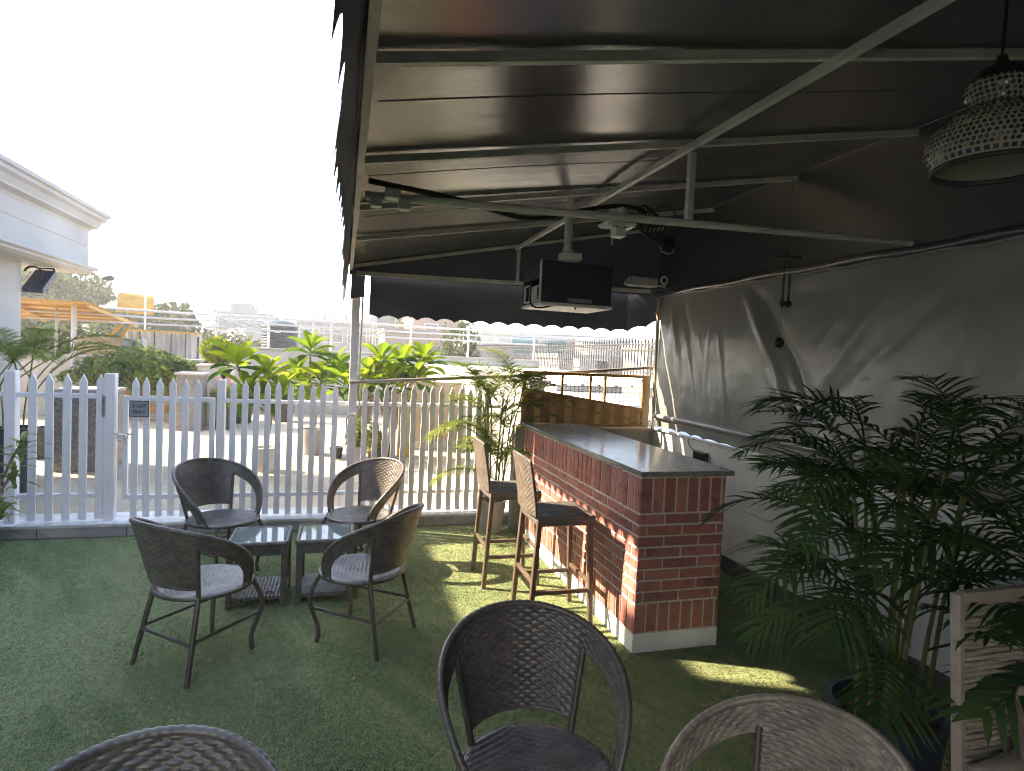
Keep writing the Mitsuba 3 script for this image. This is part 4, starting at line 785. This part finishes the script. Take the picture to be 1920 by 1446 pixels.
for x in (-6.0, -2.85, -1.72, -0.72, -0.3, 0.28, 1.62, 3.1, 4.9): put(rl + '__upright', tube([(x, 15.0, 1.62 if x > -2.9 else 1.33), (x, 15.0, 2.40)], 0.028, 8), 'm_steel_white', 40)
put(rl + '__brace', tube([(-2.9, 14.93, 2.32), (-2.1, 14.93, 2.08)], 0.02, 8), 'm_steel_white', 40)
for (x, y, z, r_, h, lab) in ((-1.60, 16.3, 1.62, 0.44, 0.62, 'black ribbed water tank standing behind the far railing'),):
    t = thing('water_tank', lab, 'water tank'); prof = [(0, 0), (r_, 0)]
    for k in range(9): prof += [(r_, h * (k + .3) / 9), (r_ - 0.012, h * (k + .5) / 9), (r_, h * (k + .8) / 9)]
    put(t + '__body', lathe(prof + [(r_, h), (r_ * .8, h + .06), (r_ * .3, h + .12), (0, h + .12)], 40, x, y, z), 'm_tank_black', 40)
    put(t + '__stand', box(x - r_, x + r_, y - r_, y + r_, 0.1, z - 0.001), 'm_concrete')
    put(t + '__brand_patch', grid(np.stack([np.stack([x + (r_ + 0.003) * np.sin(a), y - (r_ + 0.003) * np.cos(a), np.full(8, zz)], 1) for a in [np.linspace(-0.15, 0.12, 8)] for zz in (z + 0.40, z + 0.43)], 1)), 'm_steel_white')
yt = thing('horizontal_tank', 'yellow and white horizontal cylinder tank raised on legs', 'water tank')
ax_, bx_ = np.array([-9.05, 28.0, 3.22]), np.array([-7.85, 28.4, 3.18])
put(yt + '__drum', tube([ax_, bx_], 0.42, 28), 'm_yellow', 40); put(yt + '__end_disc', tube([ax_ - [0.04, 0.012, 0], ax_ - [0.001, 0, 0]], 0.40, 24), 'm_steel_white', 40)
put(yt + '__float_ball', trimesh.creation.icosphere(2, 0.17).apply_transform(np.diag([1.3, 1, .7, 1])).apply_translation(ax_ + [-0.35, 0, 0.95]), 'm_black', True); put(yt + '__float_stem', tube([ax_ + [-0.35, 0, .3], ax_ + [-0.35, 0, .9]], 0.02, 6), 'm_iron')
for q_ in (0.2, 0.75): put(yt + '__leg', tube([ax_ * (1 - q_) + bx_ * q_ - [0, 0, .4], ax_ * (1 - q_) + bx_ * q_ - [0, 0, 3.3]], 0.05, 6), 'm_iron')
an = thing('antenna_mast', 'thin tall antenna mast beside the yellow tank', 'antenna'); put(an, tube([(-7.75, 27.0, 0), (-7.75, 27.0, 4.5)], 0.035, 6), 'm_steel_white')
pg = thing('yellow_pergola', 'yellow corrugated pergola roof on white posts at the far left', 'pergola')
na, nb_ = 80, 6
U = np.linspace(0, 1, na)
near = np.stack([np.interp(U, [0, 1], [-7.2, -4.69]), np.full(na, 13.0), np.full(na, 2.33)], 1); far = np.stack([np.interp(U, [0, 1], [-10.5, -5.95]), np.full(na, 20.0), np.full(na, 2.16)], 1)
w_ = np.linspace(0, 1, nb_); V = near[:, None] * (1 - w_[None, :, None]) + far[:, None] * w_[None, :, None]; V[..., 2] += 0.012 * np.sin(U * 60 * PI)[:, None] + 0.03
put(pg + '__roof_sheet', grid(V), 'm_yellow', True)
for k in np.linspace(0, 1, 6): put(pg + '__batten', bar(near[0] * (1 - k) + far[0] * k, near[-1] * (1 - k) + far[-1] * k, 0.03, 0.035), 'm_yellow')
for k in (0.05, 0.5, 1.0): i = int(k * (na - 1)); put(pg + '__beam', bar(near[i] - [0, 0, .05], far[i] - [0, 0, .05], 0.05, 0.06), 'm_yellow')
put(pg + '__post', tube([(-5.15, 13.6, 0.1), (-5.15, 13.6, 2.30)], 0.045, 10), 'm_steel_white', 40); put(pg + '__post', tube([(-8.2, 17.6, 0.1), (-8.2, 17.6, 2.2)], 0.045, 10), 'm_steel_white', 40)
put(pg + '__strut', bar((-6.2, 19.6, 2.15), (-6.9, 19.6, 1.3), 0.07), 'm_yellow'); put(pg + '__strut', bar((-5.7, 18.6, 2.10), (-6.35, 18.6, 1.0), 0.07), 'm_yellow')
block('cream_block', 'plain cream wall block under the yellow pergola', 'wall', -6.05, -5.05, 16.0, 16.4, 0.09, 1.72, 'm_beige')
pp = block('patterned_pillar', 'pale green pillar with dark curved marks beside the cream block', 'pillar', -5.02, -4.62, 15.9, 16.3, 0.09, 1.70, 'm_sign')
put(pp + '__mark', tube(bez([(-4.78, 15.885, 1.66), (-4.82, 15.885, 1.5), (-4.72, 15.885, 1.32)], 10), 0.035, 8), 'm_iron', True); put(pp + '__mark', tube(bez([(-4.84, 15.885, 1.22), (-4.80, 15.885, 1.0), (-4.70, 15.885, 0.75)], 10), 0.035, 8), 'm_iron', True)
sh = thing('sheet_shed', 'grey corrugated sheet shed behind the pergola strut', 'shed')
xx = np.linspace(-6.4, -4.3, 140); put(sh + '__wall_sheet', grid(np.stack([np.stack([xx, 20.5 + 0.03 * np.sin(xx * 32), np.full(140, zz)], 1) for zz in (0.1, 1.95)], 1)), 'm_concrete', True)
put(sh + '__top_rail', bar((-6.4, 20.4, 1.98), (-4.25, 20.4, 1.96), 0.06), 'm_yellow')
for x in (-6.0, -5.6, -5.15, -4.75): put(sh + '__joint_bar', box(x - 0.015, x + 0.015, 20.42, 20.45, 0.1, 1.95), 'm_iron')
put(sh + '__post', tube([(-3.98, 18.5, 0.1), (-3.98, 18.5, 1.85)], 0.03, 8), 'm_iron')
# pots on the terrace
def pot(label, x, y, r, h, m_, z=0.101, leaves=0, lm='m_hedge'):
    t = thing('plant_pot', label, 'plant pot', 'pots on the terrace beyond the fence'); put(t + '__tub', lathe([(0, 0), (r * .8, 0), (r, h), (r * .9, h), (r * .86, h * .9), (0, h * .9)], 28, x, y, z), m_, 35)
    if leaves: put(t + '__foliage', bush_mesh(bg, (x, y, z + h + 0.16), (r * 1.3, r * 1.3, 0.24), leaves, 0.05, 0.1), lm)
pot('small empty black plastic pot under the frangipani trees', -0.06, 8.85, 0.10, 0.16, 'm_pot_black'); pot('grey round pot with small green leaves behind the awning post', 0.22, 8.1, 0.12, 0.3, 'm_pot_grey', leaves=300)
pot('black tub against the house wall at the far left', -3.75, 8.9, 0.17, 0.4, 'm_pot_black'); pot('small dark pot with orange dry grass right of the awning post', 0.45, 8.4, 0.09, 0.18, 'm_pot_black', leaves=260, lm='m_yellow_leaf')
pot('row pot with dark foliage behind the left frangipani', -1.95, 12.9, 0.22, 0.4, 'm_pot_black', leaves=900); pot('second row pot with red flowers behind the left frangipani', -2.1, 11.9, 0.2, 0.4, 'm_pot_black', leaves=700)
pot('third row pot with mixed foliage near the far kerb', -1.2, 13.3, 0.24, 0.42, 'm_pot_black', leaves=900); pot('wide row pot with dense foliage behind the awning post', 0.4, 13.2, 0.26, 0.42, 'm_pot_black', leaves=1200); pot('row pot with pale foliage right of the awning post', 1.1, 12.4, 0.24, 0.42, 'm_pot_black', leaves=900)
fw = thing('red_flowers', 'cluster of small red flowers above the left terrace pots', 'flowers'); put(fw, bush_mesh(bg, (-2.1, 11.85, 0.98), (0.16, 0.16, 0.12), 60, 0.025, 0.0), 'm_red_petal')
wf = thing('white_flowers', 'cluster of white frangipani blossoms before the far parapet', 'flowers'); tag(put(wf + '__petals', bush_mesh(bg, (-2.35, 14.4, 1.92), (0.24, 0.18, 0.14), 46, 0.035, 0.0), 'm_petal'), kind='stuff'); put(wf + '__stem', tube([(-2.35, 14.4, 0.1), (-2.38, 14.4, 1.0), (-2.35, 14.4, 1.9)], 0.02, 6), 'm_bark', True)
cw = thing('cabinet_wall', 'cream low wall with a dark base strip at the right end of the terrace', 'wall'); put(cw + '__body', box(1.02, 1.90, 9.6, 9.75, 0.25, 1.22, 0.005), 'm_beige'); put(cw + '__base', box(1.0, 1.91, 9.585, 9.76, 0.101, 0.249), 'm_concrete')
block('cream_pillar', 'narrow cream pillar with a wooden base in front of the cream wall', 'pillar', 0.83, 1.02, 8.9, 9.1, 0.26, 1.15, 'm_beige'); put('cream_pillar__base', box(0.825, 1.025, 8.895, 9.105, 0.101, 0.258), 'm_yellow')
gp = thing('garden_spade', 'wooden garden spade standing among the frangipani pots', 'spade'); put(gp + '__handle', tube([(0.62, 8.5, 0.1), (0.72, 8.5, 1.02)], 0.02, 8), 'm_wood', 40); put(gp + '__grip', tube([(0.68, 8.5, 1.10), (0.72, 8.5, 1.03), (0.80, 8.5, 1.10)], 0.018, 8), 'm_wood', True)

# right: white parapet and sheet roof, spiked railing, houses
wpz = thing('white_parapet', 'bright white parapet wall on the right edge of the terrace', 'wall'); put(wpz + '__body', box(1.95, 2.12, 6.05, 14.8, 0.09, 1.40), 'm_parapet'); put(wpz + '__coping', box(1.93, 2.2, 6.05, 14.8, 1.401, 1.44, 0.004), 'm_parapet')
rs = thing('sheet_roof', 'white ribbed sheet roof beyond the parapet below the spiked railing', 'roof')
xx = np.linspace(2.25, 5.2, 200); yy = np.array([5.9, 16.0, 30.0]); put(rs, grid(np.stack([np.stack([xx, np.full(200, y), 1.41 + 0.018 * (np.abs((xx * 5) % 1 - 0.5) < 0.12)], 1) for y in yy], 1)), 'm_pot_white')
ir = thing('spiked_railing', 'black iron railing with spear tips and curved hoops along the right', 'railing')
sp_m = mikit.ply(cat(box(-0.009, 0.009, -0.009, 0.009, 0, 0.62), M([(-.017, -.006, .62), (.017, -.006, .62), (.017, .006, .62), (-.017, .006, .62), (0, 0, .75)], [(0, 1, 4), (1, 2, 4), (2, 3, 4), (3, 0, 4)])), 'm_iron')
hoop = mikit.ply(tube([(0, 0.06 + 0.06 * math.cos(a), 0.5 + 0.09 * math.sin(a)) for a in np.linspace(0, PI * .5, 8)], 0.013, 5), 'm_iron', True)
ny = 0
for y in np.arange(8.6, 27.0, 0.125):
    put(ir + '__bar', sp_m, None, xf=T().translate([5.25, float(y), 1.44])); ny += 1
    if y < 20: put(ir + '__hoop', hoop, None, xf=T().translate([5.25, float(y), 1.44]))
for z in (1.52, 1.93, 2.04): put(ir + '__rail', box(5.24, 5.26, 8.5, 27.1, z - 0.01, z + 0.01), 'm_iron')
def house(label, x0, x1, y0, y1, z1, m_, wins=(), roof=None, group='far city buildings', name='far_building', sill=False):
    t = thing(name, label, 'building', group); put(t + '__wall', box(x0, x1, y0, y1, -9, z1), m_)
    put(t + '__parapet', box(x0 - 0.1, x1 + 0.1, y0 - 0.1, y1 + 0.1, z1 + 0.001, z1 + 0.25), m_)
    for (u0, u1, v0, v1, wm) in wins:
        a, b = x0 + (x1 - x0) * u0, x0 + (x1 - x0) * u1
        w = put(t + '__window', box(a, b, y0 - 0.05, y0 - 0.001, v0, v1), wm); put(w + '__frame', cat(box(a - .08, a, y0 - .09, y0 - .002, v0 - .08, v1 + .08), box(b, b + .08, y0 - .09, y0 - .002, v0 - .08, v1 + .08), box(a, b, y0 - .09, y0 - .052, v1, v1 + .08), box(a, b, y0 - .12, y0 - .052, v0 - .08, v0)), 'm_steel_white')
    return t
def tank(label, x, y, z, r, h, m_='m_pot_white', group='white tanks on the far roofs'):
    t = thing('roof_tank', label, 'water tank', group); put(t, lathe([(0, 0), (r, 0), (r, h * .3), (r * .97, h * .33), (r, h * .36), (r, h * .7), (r * .97, h * .73), (r, h * .76), (r, h), (r * .6, h * 1.15), (0, h * 1.2)], 24, x, y, z), m_, 40)
house('white house with turquoise windows seen over the spiked railing', 7.2, 17.5, 34, 42, 3.0, 'm_pot_white', [(.24, .40, 1.95, 2.95, 'm_teal'), (.46, .57, 2.0, 2.95, 'm_teal')], group=None, name='white_house')
tank('large white tank on the house roof at the right', 14.7, 33, 1.9, 1.25, 1.1, group='white tank at the right')
house('pale wall building with a dark door behind the spiked railing', 10.5, 19, 28, 32, 1.75, 'm_facade_0', [(.62, .68, 0.2, 1.5, 'm_window')], group=None, name='low_building')
house('yellowish building side behind the right part of the railing', 13.6, 16.2, 24.5, 27, 2.3, 'm_facade_3', [(.1, .22, 1.0, 2.0, 'm_window')], group=None, name='low_building')
block('white_pillar', 'white pillar at the right end of the spiked railing', 'pillar', 5.0, 5.35, 8.05, 8.4, 1.2, 2.25, 'm_parapet')
tp = thing('utility_pole', 'thin pale pole standing behind the railing at the left', 'pole'); put(tp, tube([(5.4, 28, 0), (5.4, 28, 3.6)], 0.09, 8), 'm_beige', 40)
ac = thing('outdoor_unit', 'white air conditioner outdoor unit behind the railing', 'air conditioner'); put(ac + '__case', box(8.3, 9.5, 20.0, 20.6, 1.2, 1.75, 0.02), 'm_pot_white'); put(ac + '__grille', box(9.0, 9.45, 19.98, 19.999, 1.25, 1.7), 'm_iron')
# left house with moulded cornice
hs = thing('white_house', 'white house with a heavy moulded cornice at the left edge', 'building')
xc, yc = -3.0, 9.0
prof = [(0, 3.29), (0, 3.25), (-.03, 3.235), (-.03, 3.20), (-.07, 3.17), (-.10, 3.11), (-.10, 3.09), (-.17, 3.06), (-.185, 3.02), (-.185, 2.85), (-.192, 2.84), (-.185, 2.83), (-.185, 2.60), (-.10, 2.585), (-.10, 2.555), (-.14, 2.535), (-.14, 2.515), (-.20, 2.49), (-.9, 2.49)]
def cornice(prof):
    """profile (outward offset, z) swept along the +x face and the +y end"""
    P = np.array(prof); A = np.stack([xc + P[:, 0], np.full(len(P), -2.0), P[:, 1]], 1); B = np.stack([xc + P[:, 0], yc + P[:, 0], P[:, 1]], 1); C = np.stack([np.full(len(P), -12.0), yc + P[:, 0], P[:, 1]], 1)
    return grid(np.stack([A, B, C], 0)[:, ::-1])
put(hs + '__cornice', cornice(prof), 'm_house', False)
put(hs + '__roof', box(-12, xc - 0.01, -2, yc - 0.01, 3.27, 3.288), 'm_house')
put(hs + '__wall', box(-12, -3.5, -2.0, 7.9, -0.3, 2.52), 'm_house')
put(hs + '__wall_band', box(-3.53, -3.499, 7.0, 7.91, 2.18, 2.22), 'm_house'); put(hs + '__wall_band', box(-3.53, -3.499, 7.0, 7.91, 1.36, 1.39), 'm_house')
put(hs + '__plinth', box(-3.56, -3.499, 7.0, 7.92, 0.101, 0.30), 'm_concrete')
put(hs + '__upper_storey', box(-12, xc, -2.0, 5.2, 3.30, 4.30), 'm_house'); put(hs + '__stair_tower', box(-12, xc - 0.02, -2.0, 4.9, 4.301, 6.6), 'm_house')
fl0 = thing('flood_light', 'dark slanted flood light under the cornice of the white house', 'flood light')
put(fl0 + '__panel', prism([(7.9, 2.20), (7.93, 2.16), (8.25, 2.40), (8.22, 2.45)], -3.50, -3.30, 'x'), 'm_pot_blue')
put(fl0 + '__bracket', cat(tube(spline([(-3.49, 7.95, 2.40), (-3.44, 8.0, 2.46), (-3.40, 8.05, 2.45), (-3.40, 8.05, 2.31)], 16), 0.012, 6), tube([(-3.31, 8.2, 2.47), (-3.31, 8.2, 2.41)], 0.010, 6), tube([(-3.40, 8.05, 2.45), (-3.31, 8.2, 2.47)], 0.010, 6)), 'm_black', True)
te = thing('tiled_eave', 'brown tiled eave peeking out behind the flood light', 'roof'); put(te + '__slab', prism([(-5.6, 3.05), (-4.55, 2.90), (-4.55, 2.87), (-5.6, 2.87)], 12.5, 12.9), 'm_tile_roof')
for x in (-5.2, -5.0, -4.8, -4.6): put(te + '__ridge_tile', box(x - 0.03, x + 0.03, 12.6, 12.75, 2.93 + 0.14 * (-4.55 - x), 3.0 + 0.14 * (-4.55 - x)), 'm_tile_roof')

# ------------------------------------------------------------------ far city and trees
for (lab, c, r, n, lf_) in (('big spreading hazy tree behind the yellow pergola', (-20.5, 48, 4.2), (5.2, 4.0, 2.3), 9000, 0.32), ('bushy tree under the pergola roof at the far left', (-11.5, 25, 0.6), (3.6, 1.8, 1.7), 6000, 0.20), ('broad tree mass left of the black tank', (-6.6, 31, 0.2), (3.0, 2.5, 2.3), 8000, 0.22), ('tree behind the plank hedge near the antenna', (-11.5, 40, 1.6), (3.5, 3, 2.6), 6000, 0.28),
        ('round green tree in front of the pink building', (7.8, 58, 2.8), (3.4, 3, 3.2), 6000, 0.32), ('thin sunny tree left of the spiked railing', (3.95, 20.5, 1.9), (0.75, 0.6, 1.15), 1500, 0.09), ('low dark trees behind the black tank', (-4.4, 45, -0.4), (4.5, 3, 2.5), 5000, 0.3), ('tree near the orange awning', (6.2, 38, 0.2), (2.6, 2, 2.2), 3500, 0.25), ('small bright bush behind the railing at the right', (10.6, 17.5, 1.2), (0.8, 0.6, 0.7), 1200, 0.09)):
    shrub('tree', lab, c, r, n, lf_, 'm_far_leaf', 'tree', trunk=-9 if c[1] > 21 else 0.0, hole=0.5)
W = 'm_window'
house('grey blue building block on the skyline left of centre', -14.5, -8.5, 75, 85, 5.3, 'm_facade_2', [(.08, .9, 3.3, 4.6, W)])
put('far_building__roof_room', box(-13, -10.5, 76, 80, 5.56, 6.6), 'm_facade_2')
house('pale low building under the skyline block', -24, -15, 70, 78, 2.6, 'm_facade_0', [(.1, .25, .6, 1.8, W), (.4, .55, .6, 1.8, W)])
house('grey building with a row of white roof tanks', -4.6, 2.5, 62, 70, 4.2, 'm_facade_2', [(.05, .3, 2.4, 3.6, W), (.38, .62, 2.4, 3.6, W), (.7, .95, 2.4, 3.6, W), (.05, .3, .2, 1.5, W), (.7, .95, .2, 1.5, W)])
for i, x in enumerate((-3.2, -2.2, -1.2, -0.1, 1.0)): tank(['leftmost', 'second', 'middle', 'fourth', 'rightmost'][i] + ' white roof tank in the row on the grey building', x, 63, 4.46, 0.42, 0.8)
house('narrow concrete frame building right of the tank row', 2.7, 5.2, 60, 66, 6.0, 'm_facade_3', [(.15, .85, 4.0, 5.3, W), (.15, .85, 1.4, 3.0, W)]); tank('single large white tank beside the concrete frame', 2.2, 58, 4.3, 0.8, 1.5)
house('pink terrace building with dark openings behind the awning post', 2.6, 8.2, 40, 47, 3.0, 'm_facade_1', [(.08, .3, .5, 1.4, W), (.55, .8, .6, 1.5, W)]); house('tall pink brown building right of the awning post', 5.2, 9.0, 47, 54, 4.6, 'm_facade_1', [(.25, .5, 3.2, 4.0, W)])
house('dark balcony building beside the round tree', 8.6, 13.2, 50, 58, 3.6, 'm_facade_4', [(.05, .35, 1.9, 2.9, W), (.45, .9, 1.9, 2.9, W), (.1, .9, .0, 1.1, W)])
house('brown building with balconies right of the round tree', 12.0, 16.0, 62, 70, 3.5, 'm_facade_4', [(.1, .4, 1.4, 2.6, W), (.5, .9, 1.4, 2.6, W)])
g = np.random.default_rng(99)
names = ['cream', 'grey', 'brown', 'white', 'ochre']
for i in range(26):
    x = -60 + i * 5.6 + g.uniform(-2, 2); y = g.uniform(95, 170); w = g.uniform(6, 12); h = 1.68 + g.uniform(-0.5, 3.0) + (y - 95) * 0.01; fi = int(g.integers(0, 5))
    hb = house('hazy flat roofed block in the far skyline', x, x + w, y, y + 10, h, f'm_facade_{fi}', [(u, u + 0.14, h - 2.2, h - 1.1, W) for u in (.1, .35, .6, .8)])
gc = np.random.default_rng(123)
for key in [k for k in labels if labels[k].get('group') == 'far city buildings']:
    w = scene[key + '__wall']; v = meshkit.WRITTEN[w['filename']][0]; (xa, ya, _), (xb, yb, zt_) = v.min(0), v.max(0)
    if ya < 90: continue
    u = gc.uniform(.15, .6); xr = xa + (xb - xa) * u
    put(key + '__stair_room', box(xr, xr + (xb - xa) * 0.22, ya + 2, ya + 5, zt_ + 0.251, zt_ + gc.uniform(1.6, 2.4)), f'm_facade_{int(gc.integers(0, 5))}')
    put(key + '__balcony', cat(*[box(xa + (xb - xa) * a, xa + (xb - xa) * (a + .22), ya - 0.9, ya - 0.13, zt_ - 2.6, zt_ - 2.3) for a in (.08, .55)]), 'm_facade_0')
    if gc.random() < 0.6: put(key + '__mast', tube([(xr - .8, ya + 2, zt_ + .2), (xr - .8, ya + 2, zt_ + gc.uniform(2, 4))], 0.07, 5), 'm_iron')
    put(key + '__water_tank', lathe([(0, 0), (.6, 0), (.6, 1.0), (.3, 1.2), (0, 1.2)], 14, xa + (xb - xa) * (0.85 if u < .5 else 0.08), ya + 2.5, zt_ + 0.25), 'm_steel_white' if gc.random() < .6 else 'm_tank_black', 40)
oa = thing('orange_awning', 'small orange red awning among the far trees', 'awning'); put(oa, prism([(5.3, 1.0), (6.6, 1.0), (6.0, 1.65)], 34.0, 34.8), 'm_orange')
for i in range(20):
    x, y = -70 + i * 8 + g.uniform(-3, 3), g.uniform(85, 120)
    shrub('tree', 'hazy distant tree in the band below the skyline', (x, y, 0.2), (5.0, 3.5, 2.3 + g.uniform(0, 1.2)), 2200, 0.55, 'm_far_leaf', 'tree', trunk=-9, group='distant hazy trees', hole=0.4)

# ------------------------------------------------------------------ wooden lounge chair at the right edge
wc_ = thing('wooden_lounge_chair', 'wooden lounge chair with a pale slatted back at the bottom right corner', 'chair')
for x in (1.80, 2.44): put(wc_ + '__back_post', bar((x, 1.20, 0.0), (x + 0.01, 1.30, 1.03), 0.024, 0.032, up=(0, 1, 0), r=0.004), 'm_wood')
put(wc_ + '__top_rail', bar((1.82, 1.298, 1.01), (2.43, 1.298, 1.01), 0.03, 0.05, r=0.004), 'm_wood')
put(wc_ + '__back_panel', bar((2.124, 1.256, 0.43), (2.124, 1.306, 0.99), 0.585, 0.004, up=(0, 1, 0)), 'm_wood')
sg_ = np.random.default_rng(2)
for z_ in np.arange(0.435, 0.985, 0.0165):
    xx = np.linspace(1.826, 2.424, 24); yb_ = 1.2085 + 0.089 * z_
    put(wc_ + '__slat', tube(np.stack([xx, yb_ + 0.0015 * np.sin(xx * 30 + z_ * 50), z_ + 0.0016 * np.sin(xx * 21 + sg_.uniform(0, 6)) + sg_.uniform(-.001, .001) + 0 * xx], 1), 0.0074, 7), 'm_weave_back', True)
put(wc_ + '__seat_frame', cat(box(1.58, 2.46, 1.15, 1.20, 0.42, 0.47, 0.005), box(1.60, 2.46, 0.6, 0.64, 0.40, 0.45, 0.005)), 'm_wood')
for i in range(6): put(wc_ + '__seat_slat', box(1.60, 2.46, 0.66 + 0.078 * i, 0.725 + 0.078 * i, 0.415, 0.44, 0.004), 'm_wood')
for x, y in ((1.66, 0.62), (2.42, 0.62)): put(wc_ + '__leg', box(x - 0.022, x + 0.022, y - 0.02, y + 0.02, 0, 0.399, 0.004), 'm_wood')
def pillow(c, sx, sy, sz, rot):
    u = np.linspace(-1, 1, 40); U, V = np.meshgrid(u, u, indexing='ij'); h = (np.clip(1 - np.abs(U) ** 2.6, 0, 1) * np.clip(1 - np.abs(V) ** 2.6, 0, 1)) ** 0.55
    wr = 0.12 * (nfbm(np.stack([U * 2, V * 2, U * 0 + c[0]], -1), 3, 4) - 0.5) * h
    top = grid(np.stack([U * sx, V * sy, (h + wr) * sz], -1)); bot = grid(np.stack([U * sx, V * sy, -h * sz], -1)); bot.faces = bot.faces[:, ::-1]
    m = cat(top, bot); m.apply_transform(trimesh.transformations.euler_matrix(*rot)); m.apply_translation(c); return m
c1 = thing('cushion', 'beige seat cushion lying on the wooden lounge chair', 'cushion'); put(c1, pillow((2.08, 1.06, 0.53), 0.27, 0.19, 0.075, (0.05, 0.0, 0.1)), 'm_cushion', True)
c2 = thing('cushion', 'patterned pale cushion leaning against the slatted back', 'cushion'); put(c2, pillow((2.06, 1.165, 0.65), 0.15, 0.13, 0.06, (1.30, 0.1, 0.1)), 'm_cushion', True)

scene['haze'] = {'type': 'cube', 'to_world': T().translate([0, 0, 4.0]).scale([425, 425, 14.0]), 'bsdf': {'type': 'null'}, 'interior': {'type': 'ref', 'id': 'haze_air'}}
tag('haze', None, None, None, 'stuff')
